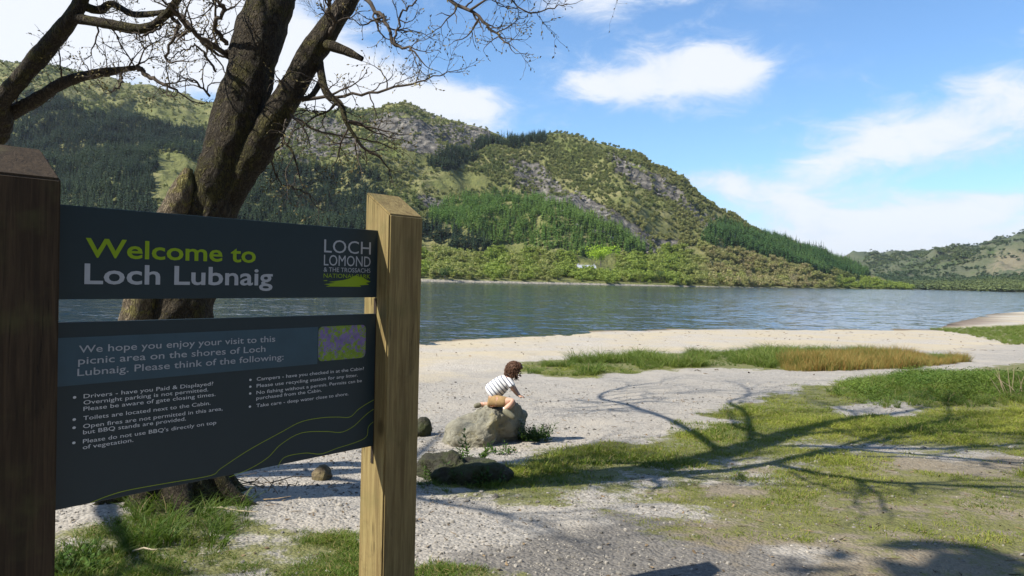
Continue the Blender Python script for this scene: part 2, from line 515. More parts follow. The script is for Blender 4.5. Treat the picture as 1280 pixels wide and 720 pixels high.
# ------------------------------------------------------------------ instanced ground cover (stuff)
def scatter(name, pts, rot, scl, idx, tint, sources, m, label=None):
    col = bpy.data.collections.new(name + '_kinds')
    for i, me in enumerate(sources):
        o = bpy.data.objects.new('%s_kind_%02d' % (name, i), me)
        if not me.materials: me.materials.append(m)
        col.objects.link(o)
    me = bpy.data.meshes.new(name)
    me.vertices.add(len(pts)); me.vertices.foreach_set('co', np.asarray(pts, np.float32).ravel())
    set_attr(me, 'rot', rot, 'FLOAT_VECTOR'); set_attr(me, 'scl', scl, 'FLOAT_VECTOR')
    set_attr(me, 'pick', idx, 'INT'); set_attr(me, 'tint', tint)
    g = bpy.data.node_groups.new(name + '_scatter', 'GeometryNodeTree')
    g.interface.new_socket('Geometry', in_out='INPUT', socket_type='NodeSocketGeometry')
    g.interface.new_socket('Geometry', in_out='OUTPUT', socket_type='NodeSocketGeometry')
    n = g.nodes; l = g.links
    gi = n.new('NodeGroupInput'); go = n.new('NodeGroupOutput')
    ip = n.new('GeometryNodeInstanceOnPoints'); ci = n.new('GeometryNodeCollectionInfo')
    ci.inputs['Collection'].default_value = col
    ci.inputs['Separate Children'].default_value = True; ci.inputs['Reset Children'].default_value = True
    ip.inputs['Pick Instance'].default_value = True

    def na(nm, typ):
        a = n.new('GeometryNodeInputNamedAttribute'); a.data_type = typ; a.inputs['Name'].default_value = nm
        return a.outputs['Attribute']
    mp_ = n.new('GeometryNodeMeshToPoints')
    l.new(gi.outputs[0], mp_.inputs[0])
    l.new(mp_.outputs[0], ip.inputs['Points']); l.new(ci.outputs[0], ip.inputs['Instance'])
    l.new(na('pick', 'INT'), ip.inputs['Instance Index'])
    l.new(na('rot', 'FLOAT_VECTOR'), ip.inputs['Rotation'])
    l.new(na('scl', 'FLOAT_VECTOR'), ip.inputs['Scale'])
    l.new(ip.outputs[0], go.inputs[0])
    o = bpy.data.objects.new(name, me); COL.objects.link(o)
    md = o.modifiers.new('scatter', 'NODES'); md.node_group = g
    tag(o, label, None, None, 'stuff')
    return o


def foliage_mat(name, a, b_, trans=.25, rough=.6, where='INSTANCER', dry=None):
    """Leaf colour runs from a to b with each plant's own tint."""
    m, t, b = mat(name)
    oi = t.new('ShaderNodeObjectInfo')
    tint = t.attr('tint', 'INSTANCER') if where == 'INSTANCER' else oi.outputs['Random']
    col = t.mix(tint, a, b_)
    geo = t.new('ShaderNodeNewGeometry')
    col = t.mix(t.m('MULTIPLY', geo.outputs['Random Per Island'], .55), col, t.mix(1.0, col, (1.5, 1.35, 1.1), 'MULTIPLY'))
    if dry:
        col = t.mix(t.step(geo.outputs['Random Per Island'], 1 - dry[0], 1.0 - dry[0] * .6), col, dry[1])
    t.put(b.inputs['Base Color'], col)
    b.inputs['Roughness'].default_value = rough
    b.inputs['Specular IOR Level'].default_value = .2
    if trans:
        tr = t.new('ShaderNodeBsdfTranslucent', {'Color': t.mix(1.0, col, (1.1, 1.25, .6), 'MULTIPLY')})
        ms = t.new('ShaderNodeMixShader', {0: trans, 1: b.outputs[0], 2: tr.outputs[0]})
        out = [q for q in t.n if q.type == 'OUTPUT_MATERIAL'][0]
        t.l.new(ms.outputs[0], out.inputs[0])
    return m


def tuft_mesh(name, nb, h, spread, width, lean, seg=3, seed=0):
    r = np.random.default_rng(seed)
    V, Fc = [], []
    for i in range(nb):
        a = r.uniform(0, 6.283); rad = spread * math.sqrt(r.uniform()); hh = h * r.uniform(.5, 1.0)
        bx, by = rad * math.cos(a), rad * math.sin(a)
        da = a + r.normal(0, .9); ln = lean * r.uniform(.3, 1.3) * hh
        wa = r.uniform(0, 6.283); wx, wy = math.cos(wa) * width / 2, math.sin(wa) * width / 2
        st = len(V)
        for k in range(seg + 1):
            f = k / seg
            cx, cy, cz = bx + math.cos(da) * ln * f * f, by + math.sin(da) * ln * f * f, hh * (f - .25 * lean * f * f) - .01
            w = (1 - f) ** .7
            V.append((cx - wx * w, cy - wy * w, cz))
            if k < seg: V.append((cx + wx * w, cy + wy * w, cz))
        for k in range(seg):
            p = st + 2 * k
            if k < seg - 1: Fc.append((p, p + 1, p + 3, p + 2))
            else: Fc.append((p, p + 1, p + 2))
    return mesh_from(name, V, Fc)


def weighted_points(n, xr, yr, fn, seed):
    """Rejection sample of n candidate points by fn(x, y) in 0..1, denser near the viewer's side."""
    r = np.random.default_rng(seed)
    x = r.uniform(*xr, n); y = r.uniform(*yr, n)
    keep = r.uniform(0, 1, n) < fn(x, y)
    return x[keep], y[keep], r


def grass_fn(x, y):
    g, d, gr, s, sh = masks(x, y)
    n = fbm(x * 2.6, y * 2.6, oct=3, seed=40) * .5
    return np.clip(smooth(g + n * .75, .40, .85), 0, 1)


def build_grass():
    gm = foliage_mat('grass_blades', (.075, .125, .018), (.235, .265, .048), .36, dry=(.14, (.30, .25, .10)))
    short = [tuft_mesh('short_tuft', 16, .05, .055, .006, 1.0, 2, s) for s in range(4)]
    # lawn grass
    X, Y = [], []
    for n, xr, yr in ((26000, (-3.4, .4), (2.6, 5.2)), (5200, (-1.2, 6), (5, 8.5)), (24000, (-1.5, 11), (6, 12)), (20000, (0, 16), (9, 20))):
        x, y, r = weighted_points(n, xr, yr, grass_fn, n)
        X.append(x); Y.append(y)
    x = np.concatenate(X); y = np.concatenate(Y)
    vis = np.abs(x) / y < .85
    x, y = x[vis], y[vis]; n = len(x); r = np.random.default_rng(2)
    big = .75 + .5 * smooth(fbm(x * 1.3, y * 1.3, oct=2, seed=60), -.4, .6)
    g = masks(x, y)[0]
    shaded_left = (y < 5.3) & (x < .5)  # grass at near left, tinted darker for the shade over it
    s = big * r.uniform(.6, 1.15, n) * (.55 + .6 * g) * (1 + .35 * (y > 7))
    tint = np.clip(.45 + .5 * fbm(x * .7, y * .7, oct=3, seed=61) + r.normal(0, .15, n) - .25 * shaded_left + .2 * (x > 3), 0, 1)
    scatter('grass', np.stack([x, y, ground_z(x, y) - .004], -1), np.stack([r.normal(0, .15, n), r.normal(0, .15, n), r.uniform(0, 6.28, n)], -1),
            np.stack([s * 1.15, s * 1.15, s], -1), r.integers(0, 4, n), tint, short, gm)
    # long rank grass at the foot of the tree and along the beach strip
    tall = [tuft_mesh('long_tuft', 26, .34, .06, .009, 1.0, 4, 10 + s) for s in range(3)]
    P, Sc, Ti = [], [], []
    r = np.random.default_rng(5)
    for px, py, k, sp, sc in ((225, 668, 34, .3, .75), (190, 640, 26, .25, .7), (290, 650, 14, .22, .5), (120, 690, 34, .3, .5), (250, 632, 26, .3, .65), (170, 715, 40, .35, .35),
                              (600, 604, 46, .3, .35), (660, 600, 40, .35, .3), (540, 606, 30, .25, .3), (665, 548, 24, .14, .6)):
        c = on_ground(px, py)
        for i in range(k):
            q = c[:2] + r.normal(0, sp * .55, 2); P.append(q); Sc.append(sc * r.uniform(.4, 1.1)); Ti.append(r.uniform(.0, .55))
    strip = gpoly([(636, 464), (655, 455), (760, 448), (900, 442), (1000, 440), (1200, 446), (1150, 456), (1000, 461), (900, 457), (800, 462), (720, 470), (660, 467)])
    lo, hi = strip.min(0), strip.max(0)
    x = r.uniform(lo[0], hi[0], 5200); y = r.uniform(lo[1], hi[1], 5200)
    cl = fbm(x * 1.0, y * .55, oct=3, seed=77)
    k = (poly_sd(np.stack([x, y], -1), strip) > -.15) & (r.uniform(0, 1, len(x)) < .25 + .75 * smooth(cl, -.25, .25))
    for a, b_, c_ in zip(x[k], y[k], cl[k]):
        P.append((a, b_)); Sc.append((.35 + 1.0 * max(0, min(1, c_ * 1.3 + .3))) * r.uniform(.6, 1.25)); Ti.append(np.clip(.35 + c_ * .3 + r.normal(0, .2), 0, 1))
    # far strip on the right
    far = GRASS[6][0]; lo, hi = far.min(0), far.max(0)
    x = r.uniform(lo[0], hi[0], 9000); y = r.uniform(lo[1], hi[1], 9000)
    k = (poly_sd(np.stack([x, y], -1), far) > -.2) & (x / y < .72)
    for a, b_ in zip(x[k], y[k]):
        P.append((a, b_)); Sc.append(r.uniform(.5, 1.0)); Ti.append(r.uniform(.3, .9))
    bk = GRASS[7][0]; lo, hi = bk.min(0), np.minimum(bk.max(0), (16, 19))
    x = r.uniform(lo[0], hi[0], 2400); y = r.uniform(lo[1], hi[1], 2400)
    k = (poly_sd(np.stack([x, y], -1), bk) > -.35) & (x / y < .75)
    for a, b_ in zip(x[k], y[k]):
        P.append((a, b_)); Sc.append(r.uniform(.3, .85)); Ti.append(r.uniform(.1, .9))
    P = np.array(P); n = len(P); Sc = np.array(Sc)
    gm2 = foliage_mat('rank_grass_blades', (.055, .105, .018), (.17, .21, .05), .35, dry=(.12, (.22, .18, .08)))
    scatter('long_grass', np.column_stack([P, ground_z(P[:, 0], P[:, 1])]), np.stack([r.normal(0, .12, n), r.normal(0, .12, n), r.uniform(0, 6.28, n)], -1),
            np.stack([Sc * 1.3, Sc * 1.3, Sc], -1), r.integers(0, 3, n), np.array(Ti), tall, gm2)
    # russet rushes
    reed = [tuft_mesh('rush_tuft', 30, .56, .10, .010, .4, 3, 30 + s) for s in range(3)]
    bed = gpoly([(978, 457), (1000, 447), (1100, 446), (1200, 450), (1208, 452), (1140, 460), (1060, 463), (985, 464)])
    lo, hi = bed.min(0), bed.max(0)
    x = r.uniform(lo[0], hi[0], 3600); y = r.uniform(lo[1], hi[1], 3600)
    k = poly_sd(np.stack([x, y], -1), bed) > -.1
    x, y = x[k], y[k]; n = len(x)
    rm = foliage_mat('rushes', (.26, .15, .045), (.33, .25, .085), .3, dry=(.5, (.13, .17, .04)))
    s = r.uniform(.5, 1.15, n) * (.68 + .38 * vnoise(x * 1.1, y * 1.1, seed=4)) * (1 - .35 * smooth(x, 13.5, 16.5))
    scatter('rushes', np.stack([x, y, ground_z(x, y)], -1), np.stack([r.normal(0, .1, n), r.normal(0, .1, n), r.uniform(0, 6.28, n)], -1),
            np.stack([s * 1.2, s * 1.2, s], -1), r.integers(0, 3, n), r.uniform(0, 1, n), reed, rm)


build_grass()


def leaf_clump(name, n, rx, rz, size, seed, flat=.0):
    """Small leaf faces spread through a low dome."""
    r = np.random.default_rng(seed); V, Q = [], []
    for i in range(n):
        a = r.uniform(0, 6.283); rad = rx * math.sqrt(r.uniform()); z = rz * (1 - (rad / rx) ** 2 * .7) * r.uniform(.15, 1)
        c = Vector((rad * math.cos(a), rad * math.sin(a), z))
        nrm = Vector((r.normal(0, .55), r.normal(0, .55), 1)).normalized()
        u = nrm.orthogonal().normalized(); u.rotate(Matrix.Rotation(r.uniform(0, 6.28), 3, nrm)); v = nrm.cross(u)
        s = size * r.uniform(.6, 1.2); st = len(V)
        for p in (c - u * s, c + v * s * .42 - u * .1 * s, c + u * s - nrm * s * .3, c - v * s * .42 - u * .1 * s): V.append(tuple(p))
        Q.append((st, st + 1, st + 2, st + 3))
    return quads_mesh(name, np.array(V), np.array(Q))


def build_bank():
    bank = GRASS[7][0]
    r = np.random.default_rng(8)
    lo, hi = bank.min(0), np.minimum(bank.max(0), (16, 19))
    x = r.uniform(lo[0], hi[0], 2600); y = r.uniform(lo[1], hi[1], 2600)
    k = (poly_sd(np.stack([x, y], -1), bank) + .5 * fbm(x * 1.2, y * 1.2, oct=3, seed=44) > .05) & (r.uniform(0, 1, len(x)) < .75) & (x / y < .75)
    x, y = x[k], y[k]; n = len(x)
    m = foliage_mat('bank_leaves', (.045, .095, .02), (.14, .205, .04), .35)
    src = [leaf_clump('bank_clump', 90, .26, .22, .022, s) for s in range(3)]
    s = r.uniform(.6, 1.35, n)
    scatter('ground_cover', np.stack([x, y, ground_z(x, y)], -1), np.stack([r.normal(0, .1, n), r.normal(0, .1, n), r.uniform(0, 6.28, n)], -1),
            np.stack([s, s, s * r.uniform(.5, 1.0, n)], -1), r.integers(0, 3, n), np.clip(.55 + .6 * fbm(x, y, oct=2, seed=5), 0, 1), src, m)


build_bank()


def stone_mesh(name, seed, sub=1, rough=.3):
    bm = bmesh.new(); bmesh.ops.create_icosphere(bm, subdivisions=sub, radius=1)
    V = np.array([v.co for v in bm.verts])
    d = 1 + rough * fbm(V[:, 0] * 1.3 + seed * 9, V[:, 1] * 1.3, V[:, 2] * 1.3, oct=2, seed=seed)
    for v, k in zip(bm.verts, d): v.co = v.co * float(k); v.co.z *= .62
    me = bpy.data.meshes.new(name); bm.to_mesh(me); bm.free()
    return me


def build_gravel():
    m, t, b = mat('gravel_stones')
    tint = t.attr('tint', 'INSTANCER')
    t.put(b.inputs['Base Color'], t.mix(tint, (.09, .083, .072), (.34, .31, .265)))
    b.inputs['Roughness'].default_value = .85
    src = [stone_mesh('gravel_stone', s) for s in range(5)]

    def fn(x, y):
        g, d, gr, s, sh = masks(x, y)
        return np.clip((1 - g * 1.1) * (1 - .75 * d) * (.35 + .65 * smooth(fbm(x * .9, y * .9, oct=3, seed=90), -.5, .5)), 0, 1)
    X, Y = [], []
    for n, xr, yr in ((15000, (-3.5, 4.5), (3.4, 6.5)), (11000, (-4, 6), (6, 10)), (6000, (-3, 9), (9, 16))):
        x, y, r = weighted_points(n, xr, yr, fn, n + 1); X.append(x); Y.append(y)
    x = np.concatenate(X); y = np.concatenate(Y); n = len(x); r = np.random.default_rng(12)
    s = .0055 * np.exp(r.normal(0, .5, n)) * (1 + .04 * y)
    s = np.minimum(s, .035)
    scatter('gravel', np.stack([x, y, ground_z(x, y) + s * .1], -1), np.stack([r.normal(0, .3, n), r.normal(0, .3, n), r.uniform(0, 6.28, n)], -1),
            np.stack([s, s * r.uniform(.6, 1, n), s], -1), r.integers(0, 5, n), np.clip(r.normal(.5, .3, n), 0, 1), src, m)


build_gravel()


def build_litter():
    """Dead leaves, bark flakes and drift bits strewn over the gravel and beach."""
    r = np.random.default_rng(61)
    X, Y, Sz = [], [], []
    for n, xr, yr, sz in ((900, (-3.4, 4), (3.4, 8), .022), (900, (-2, 9), (7, 14), .028), (1500, (-8, 26), (18, 44), .07)):
        x = r.uniform(*xr, n); y = r.uniform(*yr, n)
        line = np.abs(shore_t(x, y) - .90 - .03 * fbm(x * .2, y * 0, oct=3, seed=8)) < .02
        k = (shore_t(x, y) < .97) & ((y < 15) | line | (r.uniform(0, 1, n) < .35))
        X.append(x[k]); Y.append(y[k]); Sz.append(np.full(k.sum(), sz))
    x, y, s = np.concatenate(X), np.concatenate(Y), np.concatenate(Sz); n = len(x); s = s * r.uniform(.4, 1.3, n)
    m, t, b = mat('dead_litter')
    t.put(b.inputs['Base Color'], t.mix(t.attr('tint', 'INSTANCER'), (.05, .035, .022), (.24, .17, .095))); b.inputs['Roughness'].default_value = .9
    src = []
    for q in range(3):
        rr = np.random.default_rng(q); a = np.linspace(0, 6.283, 8)[:-1]; rad = .5 + .5 * rr.uniform(0, 1, 7)
        V = [(0, 0, .25)] + [(math.cos(w) * k, math.sin(w) * k * .5, rr.uniform(0, .35)) for w, k in zip(a, rad)]
        src.append(mesh_from('litter_flake', V, [(0, 1 + i, 1 + (i + 1) % 7) for i in range(7)]))
    T = Tubes(); T.add([(-1.6, 0, .1), (-.4, .12, .14), (.5, -.05, .12), (1.6, .1, .1)], [.08, .1, .09, .05], 5); src.append(T.mesh('litter_twig'))
    scatter('litter', np.stack([x, y, ground_z(x, y) + .003], -1), np.stack([r.normal(0, .25, n), r.normal(0, .25, n), r.uniform(0, 6.28, n)], -1), np.stack([s, s, s], -1), r.integers(0, 4, n), r.uniform(0, 1, n), src, m)


build_litter()

# ------------------------------------------------------------------ hills across the loch
SKY_A = [(-700, 20), (-300, 55), (0, 79), (60, 82), (130, 98), (200, 110), (260, 127), (330, 131), (400, 137), (450, 134), (500, 132), (550, 146), (600, 161), (640, 169), (680, 166), (720, 170),
         (760, 183), (800, 204), (850, 236), (900, 270), (950, 298), (1000, 313), (1040, 324), (1080, 338), (1100, 346), (1120, 355), (1140, 361)]
SHORE_A = [(-700, 250), (0, 310), (540, 345), (700, 372), (820, 400), (900, 440), (1000, 540), (1060, 640), (1140, 740)]
CREST_A = [(-700, 900), (0, 1000), (400, 980), (520, 940), (640, 850), (760, 780), (900, 760), (1000, 770), (1140, 800)]
SKY_B = [(1000, 330), (1060, 324), (1085, 321), (1110, 318), (1150, 316), (1200, 312), (1240, 304), (1280, 296), (1400, 272), (1700, 220), (2200, 200)]
SHORE_B = [(1000, 900), (1130, 800), (1280, 740), (1500, 640), (2200, 500)]
CREST_B = [(1000, 2300), (1150, 2200), (1280, 1900), (2200, 1300)]


class Hill:
    def __init__(s, sky, shore, crest, prof, amp, seed):
        s.sky, s.shore, s.crest = (np.array(q, float) for q in (sky, shore, crest))
        s.prof = np.array(prof, float); s.amp = amp; s.seed = seed

    def pos(s, px, q):
        """Point on the slope in compass bearing px at fraction q from the shore (0) over the crest (1) and beyond."""
        u = (px - 640) / F_PX
        ys = np.interp(px, s.shore[:, 0], s.shore[:, 1]); yc = np.interp(px, s.crest[:, 0], s.crest[:, 1])
        sk = np.interp(px, s.sky[:, 0], s.sky[:, 1])
        sk = sk + 2.2 * fbm(px * .045, px * 0, oct=4, seed=s.seed + 3)
        H = np.maximum((horizon(px) - sk) / F_PX * yc + 2.65, 1.0)
        y = ys + (yc - ys) * q
        x = u * y
        z = H * np.interp(q, s.prof[:, 0], s.prof[:, 1])
        env = smooth(q, .10, .35) * smooth(1.25 - q, 0, .35) * np.minimum(1, H / 90)
        n = fbm(x / 130, y / 130, oct=5, seed=s.seed, gain=.55)
        rg = 1 - np.abs(fbm(x / 60, y / 95, oct=4, seed=s.seed + 50))
        z = z + s.amp * env * (n * .8 + (rg - .6) * .55) * (1 - .55 * smooth(q, .8, 1.0))
        return np.stack([x, y, z + WATER_Z - .1], -1)


hillA = Hill(SKY_A, SHORE_A, CREST_A, [(0, -.004), (.02, .012), (.13, .035), (.3, .2), (.5, .43), (.7, .66), (.85, .86), (1, 1.0), (1.15, .99), (1.5, .7), (2, .2)], 17, 5)
hillB = Hill(SKY_B, SHORE_B, CREST_B, [(0, -.003), (.03, .02), (.15, .10), (.5, .5), (1, 1.0), (1.2, 1.0), (1.8, .4)], 26, 15)

Z_DARK = [[(-200, 120), (0, 125), (60, 118), (120, 140), (200, 150), (262, 172), (258, 205), (215, 185), (190, 195), (192, 250), (215, 285), (250, 265), (300, 232), (380, 240), (465, 232), (520, 275), (560, 285), (640, 310), (640, 322), (530, 318), (0, 345), (-200, 345)],
          [(535, 205), (565, 186), (640, 168), (684, 170), (684, 184), (620, 186), (570, 214), (545, 216)],
          [(300, 215), (350, 205), (420, 212), (470, 222), (465, 245), (300, 245)]]
Z_LARCH = [[(535, 262), (560, 248), (640, 236), (700, 256), (760, 280), (835, 322), (842, 338), (760, 322), (690, 334), (640, 322), (590, 302), (540, 296)]]
Z_MIX = [[(895, 278), (950, 292), (1000, 305), (1060, 322), (1100, 340), (1095, 350), (1040, 345), (1000, 340), (930, 318), (880, 300)]]
Z_ROCK = [[(640, 205), (680, 203), (715, 232), (760, 262), (815, 296), (850, 300), (855, 325), (820, 322), (780, 300), (740, 285), (690, 258), (650, 228)],
          [(455, 140), (520, 140), (600, 160), (625, 178), (590, 190), (520, 182), (470, 172)],
          [(528, 246), (560, 248), (572, 262), (540, 266)], [(300, 140), (420, 150), (470, 190), (380, 200), (300, 175)],
          [(760, 190), (830, 225), (900, 275), (880, 285), (820, 240), (770, 215)]]
Z_GRASS = [[(500, 180), (545, 178), (545, 200), (505, 200)], [(520, 225), (600, 215), (620, 232), (560, 245)], [(195, 196), (215, 190), (250, 215), (240, 262), (215, 280), (196, 245)], [(120, 150), (200, 130), (265, 140), (265, 165), (200, 150)], [(60, 180), (75, 178), (76, 192), (60, 192)]]


def zone(P2, polys, soft=6.0, wob=None):
    m = np.zeros(len(P2))
    for p in polys:
        sd = poly_sd(P2, p)
        m = np.maximum(m, smooth(sd + (0 if wob is None else wob), -soft, soft))
    return m


def hill_mesh(name, hill, p0, p1, nu, q1, nq):
    px = np.linspace(p0, p1, nu); q = np.concatenate([np.linspace(0, .15, nq // 6), np.linspace(.15, q1, nq)[1:]])
    PX, Qq = np.meshgrid(px, q)
    P = hill.pos(PX.ravel(), Qq.ravel())
    n1, n0 = len(q), nu
    idx = np.arange(n0 * n1).reshape(n1, n0)
    Q = np.stack([idx[:-1, :-1], idx[:-1, 1:], idx[1:, 1:], idx[1:, :-1]], -1).reshape(-1, 4)
    me = quads_mesh(name, P, Q, True)
    return me, P, PX.ravel(), Qq.ravel()


def build_hills():
    me, P, PX, Q = hill_mesh('hills', hillA, -650, 1142, 560, 1.7, 330)
    P2 = project(P)
    wob = 9 * fbm(P[:, 0] / 45, P[:, 1] / 45, oct=4, seed=70)
    front = Q < 1.03
    set_attr(me, 'rock', zone(P2, Z_ROCK, 7, wob) * front)
    set_attr(me, 'green', np.maximum(zone(P2, Z_GRASS, 6, wob) * front, (Q < .13) * .6))
    set_attr(me, 'strand', (Q < .012).astype(float))
    m, t, b = mat('hillside')
    tc = t.new('ShaderNodeTexCoord').outputs['Object']
    n1 = t.noise(tc, .012, 6, .6); n2 = t.noise(tc, .06, 6, .65); n3 = t.noise(tc, .22, 5, .7)
    heath = t.mix(t.step(n2, .35, .65), (.115, .125, .042), (.205, .19, .082))
    heath = t.mix(t.step(n1, .5, .72), heath, (.12, .14, .038))
    green = t.mix(n2, (.10, .125, .035), (.175, .16, .062))
    vr = t.new('ShaderNodeTexVoronoi', {'Vector': tc, 'Scale': .12})
    rockc = t.mix(t.step(t.m('ADD', n3, t.m('MULTIPLY', vr.outputs['Distance'], .4)), .4, .9), (.215, .195, .165), (.065, .06, .054))
    rk = t.step(t.m('ADD', t.attr('rock'), t.m('ADD', t.m('MULTIPLY', t.m('SUBTRACT', n2, .5), 1.3), t.m('MULTIPLY', t.m('SUBTRACT', n3, .5), 1.2))), .45, .7)
    geo = t.new('ShaderNodeNewGeometry')
    col = t.mix(t.step(t.attr('green'), .3, .7), heath, green)
    col = t.mix(rk, col, rockc)
    col = t.mix(t.attr('strand'), col, (.26, .235, .19))
    t.put(b.inputs['Base Color'], col)
    b.inputs['Roughness'].default_value = .95; b.inputs['Specular IOR Level'].default_value = .1
    h = t.m('ADD', t.m('MULTIPLY', n2, .6), t.m('ADD', t.m('MULTIPLY', n3, .5), t.m('MULTIPLY', vr.outputs['Distance'], t.m('MULTIPLY', rk, 1.0))))
    t.put(b.inputs['Normal'], t.new('ShaderNodeBump', {'Strength': .9, 'Distance': 7.0, 'Height': h}))
    tag(mesh_obj('hills', me, None, [m]), kind='structure')

    me, P, PX, Q = hill_mesh('hills', hillB, 1000, 2200, 240, 1.8, 150)
    m, t, b = mat('far_hillside')
    tc = t.new('ShaderNodeTexCoord').outputs['Object']
    n1 = t.noise(tc, .004, 6, .6); n2 = t.noise(tc, .02, 6, .65)
    col = t.mix(t.step(n1, .4, .6), (.058, .072, .034), (.085, .090, .048))
    col = t.mix(t.step(n2, .5, .62), col, (.05, .075, .024))
    set_attr(me, 'felled', smooth(poly_sd(project(P), [(1228, 336), (1250, 320), (1300, 316), (1300, 346), (1240, 348)]) + 8 * fbm(P[:, 0] / 90, P[:, 1] / 90, oct=4, seed=4), -2, 5))
    col = t.mix(t.m('MULTIPLY', t.attr('felled'), t.step(n2, .42, .5)), col, (.15, .13, .08))
    t.put(b.inputs['Base Color'], col); b.inputs['Roughness'].default_value = .95
    t.put(b.inputs['Normal'], t.new('ShaderNodeBump', {'Strength': .8, 'Distance': 14.0, 'Height': t.m('ADD', n1, n2)}))
    tag(mesh_obj('hills', me, None, [m]), kind='structure')


build_hills()


def conifer_mesh(name, seed, h=11.0, w=2.3, tiers=11, per=7):
    r = np.random.default_rng(seed); V, Fc = [], []
    for i in range(tiers):
        f = i / (tiers - 1); z = h * (.08 + .86 * f); L = w * (1 - f) ** .85 + .18
        for k in range(per):
            a = r.uniform(0, 6.283); l = L * r.uniform(.65, 1.15); d = np.array([math.cos(a), math.sin(a), 0]); sd = np.array([-d[1], d[0], 0])
            z0 = z + r.normal(0, .12) * h / tiers; dr = l * r.uniform(.15, .45); wd = l * r.uniform(.28, .42)
            st = len(V)
            V += [(0, 0, z0 + .25), tuple(d * l * .6 + sd * wd + [0, 0, z0 - dr * .4]), tuple(d * l + [0, 0, z0 - dr]), tuple(d * l * .6 - sd * wd + [0, 0, z0 - dr * .5])]
            Fc.append((st, st + 1, st + 2, st + 3))
    st = len(V)
    V += [(.12, 0, 0), (-.06, .1, 0), (-.06, -.1, 0), (0, 0, h)]
    Fc += [(st, st + 1, st + 3, st + 3)[:3], (st + 1, st + 2, st + 3), (st + 2, st, st + 3)]
    return mesh_from(name, V, Fc)


def crown_mesh(name, seed, h=6.0, w=2.6, n=230, lobes=7, leaf=.5, trunk=True):
    """Broadleaf crown: leaf faces spread through several uneven clumps, with gaps, on a short tapered trunk."""
    r = np.random.default_rng(seed); V, Q = [], []
    cs = [(r.normal(0, w * .36), r.normal(0, w * .36), h * r.uniform(.34, .82), w * r.uniform(.3, .55)) for _ in range(lobes)]
    for i in range(n):
        cx, cy, cz, cr = cs[r.integers(lobes)]
        d = r.normal(0, 1, 3); d /= np.linalg.norm(d); c = np.array([cx, cy, cz]) + d * cr * r.uniform(.45, 1.05) * [1, 1, .85]
        nr = d + r.normal(0, .6, 3); nr /= np.linalg.norm(nr)
        u = np.cross(nr, r.normal(0, 1, 3)); u /= np.linalg.norm(u); v = np.cross(nr, u); s = leaf * r.uniform(.55, 1.2); st = len(V)
        V += [c - u * s, c + v * s * .6, c + u * s, c - v * s * .6]; Q.append((st, st + 1, st + 2, st + 3))
    if trunk:
        for a in range(4):
            st = len(V); a0, a1 = a * 1.571, (a + 1) * 1.571
            V += [np.array([.14 * math.cos(a0), .14 * math.sin(a0), 0]), np.array([.14 * math.cos(a1), .14 * math.sin(a1), 0]), np.array([.05 * math.cos(a1), .05 * math.sin(a1), h * .6]), np.array([.05 * math.cos(a0), .05 * math.sin(a0), h * .6])]
            Q.append((st, st + 1, st + 2, st + 3))
    return quads_mesh(name, np.array(V), np.array(Q))


def hill_points(hill, n, p0, p1, q0, q1, seed):
    r = np.random.default_rng(seed)
    px = r.uniform(p0, p1, n * 2); q = r.uniform(q0, q1, n * 2)
    ys = np.interp(px, hill.shore[:, 0], hill.shore[:, 1]); yc = np.interp(px, hill.crest[:, 0], hill.crest[:, 1])
    y = ys + (yc - ys) * q
    wgt = y * (yc - ys); wgt /= wgt.max()
    k = r.uniform(0, 1, n * 2) < wgt
    px, q = px[k], q[k]
    return px, q, hill.pos(px, q), r


def shore_point(px, lift_px):
    """Point of the near hill in bearing px whose picture lies lift_px above its waterline."""
    q = np.linspace(.005, .5, 300); P = hillA.pos(np.full(300, float(px)), q); y = project(P)[:, 1]
    k = np.argmin(np.abs(y - (y[0] - lift_px)))
    return P[k]


